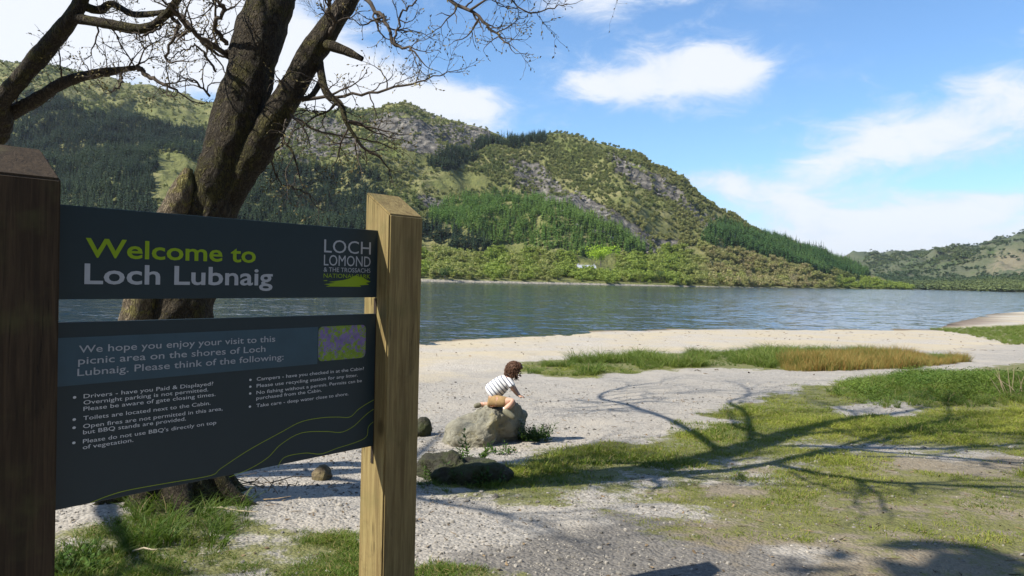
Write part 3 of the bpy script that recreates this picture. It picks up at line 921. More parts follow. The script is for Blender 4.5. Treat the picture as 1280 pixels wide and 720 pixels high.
def build_woods():
    px, q, P, r = hill_points(hillA, 120000, -120, 1138, .015, 1.02, 100)
    P2 = project(P)
    wob = 7 * fbm(P[:, 0] / 40, P[:, 1] / 40, oct=4, seed=71)
    dark = zone(P2, Z_DARK, 3, wob * .7); larch = zone(P2, Z_LARCH, 3, wob * .7); mixc = zone(P2, Z_MIX, 3, wob)
    rock = zone(P2, Z_ROCK, 5, wob); grs = zone(P2, Z_GRASS, 4, wob)
    shore = (P2[:, 0] > 500) & (q < .17)
    n = len(px); u = r.uniform(0, 1, n)
    LX, LY = (500, 700, 830, 880, 910, 950, 1000, 1060, 1138), (38, 34, 36, 50, 45, 30, 18, 14, 8)
    wall = (P2[:, 1] - horizon(P2[:, 0]) > -np.interp(P2[:, 0], LX, LY) - 7 * vnoise(P2[:, 0] * .03, P2[:, 0] * 0, seed=3)) & (P2[:, 0] > 525)
    isd = (dark > .5) & ~wall
    isl = (larch > .5) & ~isd & ~wall
    ism = (mixc > .5) & ~isd & ~isl & ~wall
    rest = ~isd & ~isl & ~ism & ~wall
    thin = smooth(fbm(P[:, 0] / 55, P[:, 1] / 55, oct=4, seed=72), -.35, .45)
    top = smooth(q, .86, .97)
    left_top = (P2[:, 0] < 300)
    dens = (.25 + .7 * thin) * (1 - .8 * rock) * (1 - .9 * grs) * (1 - .8 * top) * np.where(left_top, .4, 1)
    scr = rest & (u < dens)

    def go(name, k, sources, m, base, sd, sel=None):
        idx = np.where(k)[0]
        nn = len(idx); s = base * r.uniform(1 - sd, 1 + sd, nn)
        tint = np.clip(.5 + .45 * fbm(P[idx, 0] / 70, P[idx, 1] / 70, oct=3, seed=74) + r.normal(0, .2, nn), 0, 1)
        scatter(name, P[idx] - [0, 0, .3], np.stack([r.normal(0, .03, nn), r.normal(0, .03, nn), r.uniform(0, 6.28, nn)], -1),
                np.stack([s, s, s * r.uniform(.85, 1.2, nn)], -1), r.integers(0, len(sources), nn), tint, sources, m)
    con = [conifer_mesh('spruce', s) for s in range(4)]
    go('spruce_wood', isd & (u < .6), con, foliage_mat('spruce_needles', (.015, .032, .018), (.040, .064, .028), .1), .76, .3)
    con2 = [conifer_mesh('larch', 20 + s, 10, 2.4, 9, 6) for s in range(4)]
    go('larch_wood', isl & (u < .8), con2, foliage_mat('larch_needles', (.066, .132, .028), (.135, .205, .050), .2), .66, .3)
    con3 = [conifer_mesh('pine', 30 + s, 10, 2.6, 9, 6) for s in range(4)]
    go('pine_wood', ism & (u < .95), con3, foliage_mat('pine_needles', (.036, .085, .026), (.075, .135, .038), .15), .66, .3)
    br = [crown_mesh('scrub_crown', 40 + s, 5.0, 2.9, 170, 6, .62) for s in range(5)]
    go('hill_scrub', scr, br, foliage_mat('scrub_leaves', (.092, .122, .036), (.205, .205, .078), .28), .52, .55)
    # rocks lying on the crags
    rk = (rock > .6) & (u > .93)
    m = simple('crag_stone', (.17, .155, .135), .9, .4, .3)
    go('crag_boulders', rk & (P2[:, 1] < 330), [stone_mesh('crag_block', s, 2, .5) for s in range(4)], m, 1.4, .6)
    # low mass of bushes by the water
    sp, sq, SP, r2 = hill_points(hillA, 9000, 470, 1140, .012, .5, 101)
    S2 = project(SP)
    k = (S2[:, 1] - horizon(S2[:, 0]) > -np.interp(S2[:, 0], LX, LY) + 3 - 7 * vnoise(S2[:, 0] * .03, S2[:, 0] * 0, seed=3))
    k &= ~((S2[:, 0] > 716) & (S2[:, 0] < 772) & (S2[:, 1] - horizon(S2[:, 0]) < -4))      # clearing with the cottage and the lime tree
    for bx_, bl_ in ((556, 3), (598, 16), (697, 5), (666, 24), (800, 4), (826, 5), (898, 3), (935, 9), (990, 4), (1045, 3), (1105, 2)):
        c_ = shore_point(bx_, bl_); k &= ~((np.abs(SP[:, 0] - c_[0]) < 4.5) & (SP[:, 1] < c_[1] + 4) & (SP[:, 1] > c_[1] - 14))
    idx = np.where(k)[0]; nn = len(idx)
    gap = smooth(fbm(SP[idx, 0] / 14, SP[idx, 1] / 14, oct=3, seed=80), -.6, .1)
    idx = idx[r2.uniform(0, 1, nn) < gap]; nn = len(idx)
    X2 = S2[idx, 0]
    bare = np.clip(smooth(X2, 830, 900) * (1 - smooth(X2, 1010, 1060)) + .5 * smooth(vnoise(X2 * .05, X2 * 0, seed=9), .1, .5), 0, 1) * r2.uniform(.4, 1, nn)
    s = r2.uniform(.6, 1.35, nn) * np.where(sq[idx] < .04, .75, 1.0)
    scatter('shore_scrub', SP[idx] - [0, 0, .4], np.stack([np.zeros(nn), np.zeros(nn), r2.uniform(0, 6.28, nn)], -1),
            np.stack([s * 1.15, s * 1.15, s * r2.uniform(.75, 1.2, nn)], -1), r2.integers(0, 5, nn), bare, [crown_mesh('waterside_crown', 60 + s_, 5.0, 2.7, 260, 8, .42) for s_ in range(5)],
            foliage_mat('waterside_leaves', (.17, .22, .04), (.24, .205, .11), .3))
    # far hill woods
    px, q, P, r3 = hill_points(hillB, 26000, 1080, 1310, .003, .98, 102)
    cl = fbm(P[:, 0] / 160, P[:, 1] / 260, oct=4, seed=90)
    low = 1 - smooth(q, .08, .30)
    k = (r3.uniform(0, 1, len(q)) < np.maximum(.75 * low, .1 + .8 * smooth(cl, -.15, .2)))
    fel = poly_sd(project(P), [(1228, 336), (1250, 320), (1300, 316), (1300, 346), (1240, 348)]) > 0
    k &= ~fel | (r3.uniform(0, 1, len(q)) < .2)
    idx = np.where(k)[0]; nn = len(idx); s = r3.uniform(.7, 1.3, nn)
    scatter('far_wood', P[idx] - [0, 0, .5], np.stack([np.zeros(nn), np.zeros(nn), r3.uniform(0, 6.28, nn)], -1),
            np.stack([s * 1.3, s * 1.3, s * .85], -1), r3.integers(0, 3, nn), np.clip(.4 + cl[idx] + r3.normal(0, .2, nn), 0, 1),
            [conifer_mesh('far_spruce', 5, 9, 2.6, 6, 5)] + [crown_mesh('far_crown', 7 + s_, 6, 3, 70, 5, .9) for s_ in range(2)], foliage_mat('far_needles', (.035, .06, .026), (.085, .11, .036), .1))


build_woods()


def build_haze():
    bm = bmesh.new()
    bmesh.ops.create_cube(bm, size=1, matrix=Matrix.Translation((0, 900, 160)) @ Matrix.Diagonal((14000, 13600, 420, 1)))
    m = bpy.data.materials.new('haze_air'); m.use_nodes = True
    m.node_tree.nodes.clear()
    t = NT(m.node_tree)
    pv = t.new('ShaderNodeVolumePrincipled', {'Color': (.80, .88, 1.0), 'Density': .00005, 'Anisotropy': .2})
    out = t.new('ShaderNodeOutputMaterial'); t.l.new(pv.outputs[0], out.inputs['Volume'])
    tag(bm_obj('haze', bm, m), kind='stuff')


build_haze()


def build_wood_behind():
    """The wood along the road behind the viewpoint; it shades the near side of everything from the sky."""
    r = np.random.default_rng(300); P = []
    for i in range(1100):
        a = R(r.uniform(-190, 20)); d = r.uniform(20, 46)
        x, y = d * math.cos(a) + 2, d * math.sin(a) - 4
        if y > -5 and (x < 24 or y / max(x, 1) > .22): continue
        if x < -12 and y > -14 and not (x < -21 and y < 1): continue
        P.append((x, y))
    P = np.array(P); n = len(P); s = r.uniform(1.7, 2.6, n)
    # keep the sun's path clear
    k = ~((P[:, 0] < -8) & (np.hypot(P[:, 0], P[:, 1]) < 29) & (np.abs(np.arctan2(-P[:, 1], -P[:, 0]) - SUN_T) < R(22)))
    P, s = P[k], s[k]
    P = np.vstack([P, (-4.62, .28)]); s = np.append(s, 1.0); n = len(P)  # unseen pine left of the frame, crown shaped to shade the lower right corner
    kind = r.integers(0, 3, n); kind[-1] = 3
    T = Tubes(); T.add([(0, 0, -.3), (.05, 0, 3), (0, .05, 6), (0, 0, 8.6)], [.16, .13, .09, .04], 8)
    tm = T.mesh('pine_stem'); cm = crown_mesh('pine_head', 230, 2.6, 1.5, 360, 8, .26, False); nv = len(tm.vertices)
    V = np.concatenate([[v.co for v in tm.vertices], [(v.co.x, v.co.y, v.co.z + 7.5) for v in cm.vertices]])
    pine = quads_mesh('corner_shade_pine', V, [tuple(p.vertices) for p in tm.polygons] + [tuple(i + nv for i in p.vertices) for p in cm.polygons])
    scatter('roadside_wood', np.column_stack([P, ground_z(P[:, 0], P[:, 1]) - .3]), np.stack([np.zeros(n), np.zeros(n), r.uniform(0, 6.28, n)], -1), np.stack([s, s, s], -1), kind, r.uniform(0, 1, n),
            [crown_mesh('roadside_crown', 200 + i, 6.5, 3.0, 420, 9, .5) for i in range(2)] + [conifer_mesh('roadside_spruce', 210, 8, 2.6), pine], foliage_mat('roadside_leaves', (.03, .05, .016), (.07, .085, .025), .15))


build_wood_behind()


# ------------------------------------------------------------------ countable things on the far shore
def bark_simple():
    return simple('far_bark', (.10, .085, .07), .9, .3, 2.0)


FAR_BARK = bark_simple()


def small_tree(name, label, cat, loc, h, w, seed, leaf_mat, n=500, group=None, leaf=.34):
    root = empty(name, loc)
    tag(root, label, cat, group)
    r = np.random.default_rng(seed)
    T = Tubes()
    T.add([(0, 0, -.3), (r.normal(0, .05), r.normal(0, .05), h * .3), (r.normal(0, .15), r.normal(0, .15), h * .75)], [h * .03, h * .022, h * .006], 6)
    for k in range(6):
        a = r.uniform(0, 6.28); z = h * r.uniform(.2, .5); l = w * r.uniform(.4, .8)
        T.add([(0, 0, z), (math.cos(a) * l * .5, math.sin(a) * l * .5, z + l * .35), (math.cos(a) * l, math.sin(a) * l, z + l * .7)], [h * .012, h * .008, h * .003], 5)
    mesh_obj('trunk', T.mesh('trunk'), root, [FAR_BARK])
    mesh_obj('crown', crown_mesh('crown', seed, h, w, n, 11, leaf, False), root, [leaf_mat])
    return root


def build_far_things():
    bright = foliage_mat('bright_leaves', (.24, .36, .03), (.27, .38, .035), .35, where='OBJECT')
    yellow = foliage_mat('yellow_green_leaves', (.13, .165, .03), (.16, .18, .04), .3, where='OBJECT')
    deep = foliage_mat('deep_green_leaves', (.045, .085, .018), (.06, .10, .022), .2, where='OBJECT')
    pale = foliage_mat('pale_bare_twigs', (.20, .175, .10), (.23, .19, .115), .15, where='OBJECT')
    P = shore_point(750, 20) + [0, 0, 2.0]; small_tree('broadleaf_tree', 'bright lime green round tree right of the small grey house', 'tree', P, 12.5, 9.5, 3, bright, 1700, leaf=.5)
    spec = [(556, 3, 6.5, 3.4, deep, 'dark green bush at the waterline just right of the right signpost'),
            (598, 16, 6, 3, yellow, 'yellow green bush in front of the dark spruces right of the signpost'),
            (697, 5, 6.0, 3.2, yellow, 'upright yellow green bush by the water left of the small grey house'),
            (666, 24, 5.5, 3.0, yellow, 'light green tree rising behind the waterside bushes left of the grey house'),
            (800, 4, 5.6, 3.3, yellow, 'rounded yellow green bush by the water right of the lime green tree'),
            (826, 5, 6, 3.2, deep, 'greener bush at the foot of the bright plantation edge'),
            (898, 3, 6.5, 3.6, yellow, 'pale green dome shaped bush alone at the water below the crag'),
            (935, 9, 7, 3.6, pale, 'bare brownish bush above the water between crag and pine slope'),
            (990, 4, 8, 5, pale, 'wide pale buff bush at the water below the pine slope'),
            (1045, 3, 9, 4.6, deep, 'dark green bush at the water beneath the pine covered point'),
            (1105, 2, 8, 5.4, deep, 'last dark bush at the tip of the point where the hill meets the water')]
    for i, (px, lift, h, w, m, lab) in enumerate(spec):
        small_tree('waterside_bush', lab, 'bush', shore_point(px, lift), h * 1.15, w * 1.15, 120 + i, m, 520)
    # conifers standing up from the skyline
    me = [conifer_mesh('skyline_spruce', 80 + s, 12, 2.4, 12, 7) for s in range(3)]
    nm = foliage_mat('skyline_needles', (.014, .030, .015), (.028, .05, .02), .08, where='OBJECT')
    for q in me: q.materials.append(nm)
    r = np.random.default_rng(55)
    for i in range(30):
        px = 978 + i * 3.55 + r.normal(0, 1.2)
        Pq = hillA.pos(np.array([px]), np.array([.95 + r.uniform(-.08, .05)]))[0]
        o = bpy.data.objects.new('conifer', me[i % 3]); COL.objects.link(o)
        s = r.uniform(.7, 1.15); o.location = Pq - [0, 0, .5]; o.scale = (s, s, s); o.rotation_euler = (0, 0, r.uniform(0, 6))
        tag(o, 'small dark conifer standing up from the descending skyline above the pine slope', 'conifer', 'conifers along the descending skyline')
    # cottage
    P = shore_point(732, 16)
    root = empty('cottage', P, R(6)); tag(root, 'small pale cottage with a grey roof half hidden in bushes across the loch', 'house')
    wm = simple('harled_wall', (.36, .35, .32), .9, .08, 1.0); rm = simple('slate_roof', (.30, .31, .33), .6, .15, 1.5); gm = simple('dark_glass', (.03, .035, .04), .2, .1)
    bm = bmesh.new()
    W, D, H, G = 5.2, 2.6, 2.4, 1.5
    vs = [bm.verts.new(c) for c in ((-W, -D, -1), (W, -D, -1), (W, D, -1), (-W, D, -1), (-W, -D, H), (W, -D, H), (W, D, H), (-W, D, H), (-W, 0, H + G), (W, 0, H + G))]
    for f in ((0, 1, 5, 4), (2, 3, 7, 6), (1, 2, 6, 9, 5), (3, 0, 4, 8, 7)): bm.faces.new([vs[i] for i in f])
    bm_obj('wall', bm, wm, root)
    bm = bmesh.new()
    for sgn in (-1, 1):
        a = [(-W - .3, sgn * (D + .35), H - .2), (W + .3, sgn * (D + .35), H - .2), (W + .3, 0, H + G + .06), (-W - .3, 0, H + G + .06)]
        lo = [bm.verts.new(c) for c in a]; hi = [bm.verts.new((c[0], c[1], c[2] + .15)) for c in a]
        bm.faces.new(lo); bm.faces.new(hi)
        for i in range(4): bm.faces.new((lo[i], lo[(i + 1) % 4], hi[(i + 1) % 4], hi[i]))
    rf = bm_obj('roof', bm, rm, root)
    for sx in (-1, 1):
        bm = bmesh.new(); bmesh.ops.create_cube(bm, size=1, matrix=Matrix.Translation((sx * (W - .5), 0, H + G + .35)) @ Matrix.Diagonal((.7, .6, 1.2, 1)))
        bm_obj('chimney', bm, wm, rf)
    for x in (-3, 0, 3):
        bm = bmesh.new(); bmesh.ops.create_cube(bm, size=1, matrix=Matrix.Translation((x, -D - .01, 1.2)) @ Matrix.Diagonal((.9, .08, 1.2, 1)))
        bm_obj('window', bm, gm, root)


build_far_things()


# ------------------------------------------------------------------ foreground trees
def bark_mat(name='mossy_bark', k=1.0):
    m, t, b = mat(name)
    tc = t.new('ShaderNodeTexCoord').outputs['Object']
    mp = t.new('ShaderNodeMapping', {'Vector': tc, 'Scale': (1, 1, .42)})
    v = t.noise(mp, 22, 4, .6, 1.4)
    rid = t.m('ABSOLUTE', t.m('SUBTRACT', v, .5))
    n1 = t.noise(mp, 48, 6, .72); n2 = t.noise(tc, 3.2, 5, .65); n3 = t.noise(tc, 11, 5, .7)
    col = t.mix(n1, (.024, .019, .015), (.16, .128, .095))
    col = t.mix(t.step(n3, .55, .70), col, t.mix(n1, (.09, .078, .058), (.27, .24, .19)))
    moss = t.step(t.m('ADD', n2, t.m('MULTIPLY', t.m('SUBTRACT', n3, .5), .9)), .50, .62)
    col = t.mix(t.m('MULTIPLY', moss, .7), col, t.mix(n1, (.04, .042, .012), (.20, .175, .045)))
    col = t.mix(t.m('MULTIPLY', t.m('SUBTRACT', 1.0, t.step(rid, .0, .07)), .75), col, (.014, .010, .008))
    t.put(b.inputs['Base Color'], t.mix(1.0, col, (k, k, k * .88), 'MULTIPLY')); b.inputs['Roughness'].default_value = .95
    h = t.m('ADD', t.m('MULTIPLY', t.step(rid, 0, .16), .9), t.m('MULTIPLY', n1, .9))
    t.put(b.inputs['Normal'], t.new('ShaderNodeBump', {'Strength': 1.0, 'Distance': .04, 'Height': h}))
    return m


BARK = bark_mat('mossy_bark', .85)
PALE_BARK = bark_mat('sunlit_dead_wood', 2.8)  # dead stub's bark, lightened to carry the sunlight on it
TWIG = simple('twig_bark', (.070, .055, .042), .9, .35, 20)
BUD = simple('buds', (.16, .13, .045), .7, .3, 30)


def spline(pts, n):
    P = np.asarray(pts, float); k = len(P)
    t = np.linspace(0, k - 1, n); i = np.clip(t.astype(int), 0, k - 2); f = (t - i)[:, None]
    p0, p1, p2, p3 = P[np.maximum(i - 1, 0)], P[i], P[i + 1], P[np.minimum(i + 2, k - 1)]
    return .5 * (2 * p1 + (p2 - p0) * f + (2 * p0 - 5 * p1 + 4 * p2 - p3) * f ** 2 + (3 * p1 - p0 - 3 * p2 + p3) * f ** 3)


def rough_tube(pts, rad, n, sides, amp, seed):
    """Thick gnarled limb: a spline tube with bumps in its surface."""
    P4 = spline(np.column_stack([pts, rad]), n)
    T = Tubes(); T.add(P4[:, :3], P4[:, 3], sides)
    V = np.concatenate(T.V); Cn = np.repeat(P4[:, :3], sides, 0); rr = np.repeat(P4[:, 3], sides)
    d = (V - Cn) / np.maximum(rr, 1e-6)[:, None]
    k = fbm(V[:, 0] * 4 + seed, V[:, 1] * 4, V[:, 2] * 3, oct=3, seed=seed) * .13 + fbm(V[:, 0] * 17, V[:, 1] * 17, V[:, 2] * 9, oct=3, seed=seed + 9) * amp
    T.V = [V + d * (rr * k)[:, None]]
    # closed end
    e = T.n; T.V.append(P4[-1:, :3] + (P4[-1, :3] - P4[-2, :3]) * .5); T.n += 1
    b0 = (n - 1) * sides; kk = np.arange(sides)
    T.Q.append(np.stack([b0 + kk, b0 + (kk + 1) % sides, np.full(sides, e), np.full(sides, e)], -1)[:, [0, 1, 2, 2]])
    return T, P4


class Crown:
    def __init__(s, seed): s.T = Tubes(); s.r = np.random.default_rng(seed); s.buds = []

    def grow(s, p, d, L, rad, lev, droop=0.0, detail=1.0):
        """One crooked branch with side shoots; lev counts down to the finest twigs."""
        r = s.r; n = max(4, int(5 + 4 * lev))
        d = np.asarray(d, float); d = d / np.linalg.norm(d); pts = [np.asarray(p, float)]; st = L / n; dirs = [d]
        kink = (.30, .26, .24, .2)[min(lev, 3)]
        for i in range(n):
            d = d + r.normal(0, kink, 3) + np.array([0, 0, .07 - droop])
            d /= np.linalg.norm(d); pts.append(pts[-1] + d * st * r.uniform(.8, 1.2)); dirs.append(d)
        rads = rad * np.linspace(1, .35, n + 1)
        s.T.add(pts, rads, 6 if rad > .012 else (4 if rad > .004 else 3))
        if lev == 0:
            for i in range(2, n + 1):
                if r.uniform() < .75 * detail: s.buds.append((pts[i], dirs[i], r.uniform(.008, .017)))
            return
        cnt = {3: 6, 2: 7, 1: 6}[min(lev, 3)]
        for i in range(int(cnt * detail + r.uniform())):
            f = r.uniform(.22, 1.0) ** .8; j = min(n, int(f * n) + 0); dd = dirs[j]
            ax = r.normal(0, 1, 3); ax -= dd * ax.dot(dd); ax /= np.linalg.norm(ax)
            a = r.uniform(.5, 1.1)
            s.grow(pts[j], dd * math.cos(a) + ax * math.sin(a), L * r.uniform(.32, .55), max(rads[j] * r.uniform(.45, .7), .0016), lev - 1, droop, detail)
        s.grow(pts[-1], dirs[-1], L * .4, max(rads[-1], .0016), lev - 1, droop, detail)

    def along(s, pts, rads, sides=8, n=24, kink=.02):
        """A hand laid crooked branch."""
        P4 = spline(np.column_stack([pts, rads]), n)
        P4[1:, :3] += s.r.normal(0, kink, (n - 1, 3)) * .4
        s.T.add(P4[:, :3], P4[:, 3], sides)
        return P4

    def shoots(s, P4, cnt, L, lev, f0=.15, droop=0.0, detail=1.0, rad=None):
        r = s.r
        for i in range(cnt):
            j = int((f0 + (1 - f0) * r.uniform()) * (len(P4) - 2)); dd = P4[j + 1, :3] - P4[j, :3]; dd /= max(np.linalg.norm(dd), 1e-9)
            ax = r.normal(0, 1, 3); ax -= dd * ax.dot(dd); ax /= np.linalg.norm(ax); a = r.uniform(.6, 1.2)
            s.grow(P4[j, :3], dd * math.cos(a) + ax * math.sin(a), L * r.uniform(.6, 1.2), min(P4[j, 3] * .6, rad or .011), lev, droop, detail)

    def finish(s, parent):
        if not s.buds:
            return mesh_obj('crown', s.T.mesh('crown'), parent, [TWIG])
        V = np.concatenate(s.T.V); Q = np.concatenate(s.T.Q); n0 = len(V)
        bv, bq = [], []
        for i, (p, d, sz) in enumerate(s.buds):
            u = np.cross(d, s.r.normal(0, 1, 3)); u /= max(np.linalg.norm(u), 1e-9); o = u * sz * .5; k = n0 + 4 * i
            bv += [p, p + d * sz * .6 + o * .9 + u * sz * .3, p + d * sz * 1.5 + u * sz * .8, p + d * sz * .7 - o * .2]
            bq.append((k, k + 1, k + 2, k + 3))
        me = quads_mesh('crown', np.concatenate([V, np.array(bv)]), np.concatenate([Q, np.array(bq)]), False, np.concatenate([np.zeros(len(Q)), np.ones(len(bq))]))
        return mesh_obj('crown', me, parent, [TWIG, BUD])


def build_tree():
    Y = 5.7
    base = on_ground(222, 625)
    root = empty('bare_tree', (0, 0, 0))
    tag(root, 'dark mossy forked tree with bare twigs behind the welcome sign', 'tree')
    b0 = np.array([base[0], 5.7, ground_z(base[0], 5.7)])

    def L(pts, dY=0.0):
        return np.array([at(x, y, Y + dz + dY) for x, y, dz in pts])
    tr = L([(222, 640, 0), (220, 590, 0), (219, 520, 0), (223, 440, 0), (230, 390, 0), (245, 320, 0), (263, 270, 0), (281, 210, 0), (296, 150, .02), (316, 80, .05), (338, 0, .15), (362, -90, .4), (380, -190, .8), (395, -320, 1.4), (420, -470, 2.0), (440, -620, 2.5)])
    rad = [.46, .33, .26, .235, .226, .208, .192, .186, .184, .180, .180, .175, .165, .135, .09, .035]
    T, P4 = rough_tube(tr, rad, 190, 44, .07, 3)
    for a, l, w in ((-2.8, .4, .11), (-2.0, .28, .12), (-1.2, .4, .11), (-.3, .5, .10), (.6, .4, .1), (2.2, .4, .1), (3.0, .5, .10)):
        c = np.array([tr[0][0], tr[0][1], 0]); pts = []
        for f in np.linspace(0, 1, 8):
            q = c + np.array([math.cos(a + .25 * f), math.sin(a + .25 * f), 0]) * (.22 + l * f)
            q[2] = ground_z(q[0], q[1]) + .34 * (1 - f) ** 2.2 - .02 - .04 * f; pts.append(q)
        R_, _ = rough_tube(pts, np.linspace(w, w * .3, 8), 24, 14, .06, 40 + int(a * 10))
        o = T.n
        T.V += R_.V; T.Q += [q + o for q in R_.Q]; T.n += R_.n
    mesh_obj('trunk', T.mesh('trunk'), root, [BARK])
    # old stump of a stem on the left side
    S_, _ = rough_tube(L([(152, 560, -.15), (162, 470, -.15), (172, 400, -.15), (198, 320, -.16), (219, 262, -.17), (231, 232, -.17), (236, 211, -.16)]), [.17, .135, .13, .12, .10, .075, .03], 60, 24, .06, 8)
    mesh_obj('stem_stub', S_.mesh('stem_stub'), root, [PALE_BARK])
    # right limb
    lm, LP = rough_tube(L([(270, 275, .02), (296, 228, .0), (322, 185, -.02), (348, 142, -.02), (372, 100, 0), (400, 52, .05), (432, 5, .1), (475, -60, .25), (535, -140, .6), (600, -240, 1.1), (650, -340, 1.4), (690, -440, 1.7)]),
                        [.09, .112, .113, .108, .10, .09, .077, .068, .066, .052, .036, .02], 120, 26, .07, 12)
    mesh_obj('limb', lm.mesh('limb'), root, [BARK])
    st, _ = rough_tube(L([(394, 56, .05), (412, 57, -.02), (433, 64, -.06), (453, 74, -.08)]), [.052, .044, .033, .020], 26, 14, .06, 13)
    mesh_obj('broken_branch', st.mesh('broken_branch'), root, [BARK])
    c = Crown(21)
    # hanging branches under the right limb
    H = [([(398, 70, -.16), (404, 105, -.3), (420, 128, -.35), (436, 152, -.4), (444, 178, -.42)], [.036, .034, .028, .022, .012]),
         ([(402, 100, -.2), (388, 118, -.22), (368, 128, -.25), (358, 150, -.28), (352, 178, -.3), (366, 196, -.32), (374, 232, -.34)], [.026, .024, .02, .018, .013, .01, .005]),
         ([(420, 128, -.34), (410, 140, -.1), (396, 150, 0), (378, 160, .1)], [.014, .011, .008, .004])]
    H = [([(x, y, z + .2) for x, y, z in pts], rd) for pts, rd in H]
    for pts, rd in H:
        hb, p = rough_tube(L(pts) + np.vstack([np.zeros(3), c.r.normal(0, .02, (len(pts) - 1, 3))]), np.array(rd) * .85, 34, 10, .10, int(rd[0] * 5000))
        mesh_obj('limb', hb.mesh('limb'), root, [BARK])
        c.shoots(p, 7, .38, 1, .3, .12); c.grow(p[-1, :3], p[-1, :3] - p[-4, :3], .35, rd[-1], 1, .12)
    # long whippy shoots to the right, with buds
    W = [([(368, 128, -.22), (410, 120, -.3), (455, 118, -.35), (500, 108, -.4), (540, 96, -.45), (572, 88, -.5)], [.013, .012, .010, .008, .005, .0025], 8),
         ([(400, 60, -.15), (418, 30, -.3), (410, 10, -.4), (420, -20, -.5)], [.02, .017, .014, .01], 4),
         ([(452, -8, -.2), (468, 12, -.3), (482, 28, -.35), (492, 56, -.4), (514, 60, -.45), (532, 82, -.5)], [.018, .016, .014, .011, .008, .004], 8),
         ([(500, -60, -.3), (556, -5, -.5), (588, 14, -.6), (612, 34, -.65), (626, 46, -.7), (640, 64, -.75)], [.02, .015, .013, .01, .007, .003], 8),
         ([(588, 14, -.6), (604, 2, -.7), (628, -4, -.8), (660, 14, -.85), (690, 10, -.9), (712, 4, -.95)], [.01, .008, .006, .005, .004, .0025], 6),
         ([(492, 56, -.4), (500, 20, -.4), (520, 0, -.45), (540, -30, -.5)], [.009, .008, .006, .005], 4),
         ([(345, 140, 0), (372, 150, .4), (420, 170, .7), (470, 178, .9), (500, 190, 1.0)], [.012, .01, .008, .006, .003], 6),
         ([(352, 178, -.3), (340, 200, -.1), (352, 228, 0), (380, 240, .1), (400, 262, .1)], [.008, .007, .006, .005, .003], 5)]
    W = [([(x, y, z + .22) for x, y, z in pts], rd, k) for pts, rd, k in W]
    for pts, rd, k in W:
        p = c.along(L(pts), rd, 6, 22, .018); c.shoots(p, int(k * 1.6), .27, 1, .2); c.grow(p[-1, :3], p[-1, :3] - p[-4, :3], .2, rd[-1], 0)
    # shoots on the left of the trunk
    Lf = [([(290, 70, 0), (262, 55, -.2), (240, 40, -.3), (222, 18, -.4), (205, 0, -.5)], [.022, .018, .015, .012, .008], 6),
          ([(283, 56, -.1), (268, 32, -.2), (280, 12, -.3), (264, -4, -.4)], [.018, .016, .014, .010], 5),
          ([(262, 120, .1), (240, 100, 0), (222, 104, -.1)], [.01, .007, .004], 4),
          ([(270, 90, .1), (250, 60, .1), (230, 62, .1), (212, 74, 0)], [.01, .008, .006, .004], 4)]
    Lf = [([(x, y, z + .08) for x, y, z in pts], rd, k) for pts, rd, k in Lf]
    for pts, rd, k in Lf:
        p = c.along(L(pts), rd, 6, 20, .018); c.shoots(p, int(k * 1.5), .32, 1, .15); c.grow(p[-1, :3], p[-1, :3] - p[-4, :3], .25, rd[-1], 1)
    # main crown over the frame: heavy limbs spreading out of the trunk and the right limb
    r = c.r

    def big(p, d, l, rd):
        n = 9; pts = [p]; d = np.array(d, float); d /= np.linalg.norm(d)
        for i in range(n):
            d = d + r.normal(0, .16, 3) + [0, 0, .02]; d /= np.linalg.norm(d); pts.append(pts[-1] + d * l / n)
        t_, p4 = rough_tube(pts, np.linspace(rd * .72, rd * .18, n + 1), 40, 12, .06, int(r.integers(1000)))
        mesh_obj('limb', t_.mesh('limb'), root, [BARK])
        c.shoots(p4, 8, 1.2, 2, .2, rad=.024, detail=.85); c.grow(p4[-1, :3], d, .9, p4[-1, 3], 2, detail=.8)
    for j, d, l, rd in ((140, (-.6, -.6, .5), 3.4, .07), (147, (.5, .9, .45), 4.2, .09), (154, (-.5, .8, .6), 3.8, .08), (160, (.9, .2, .5), 4.0, .08), (166, (-.2, -.9, .6), 2.8, .06), (172, (.3, .8, .8), 2.8, .055), (178, (-.7, .1, .8), 2.2, .045), (184, (.6, .2, .9), 2.0, .04)):
        big(P4[j, :3], d, l, rd)
    for j, d, l, rd in ((72, (.8, .7, .35), 3.0, .05), (84, (.9, -.5, .4), 3.0, .045), (94, (.5, .9, .6), 2.6, .04), (104, (.9, .1, .6), 2.2, .035), (112, (.2, -.5, .9), 1.8, .025)):
        big(LP[j, :3], d, l, rd)
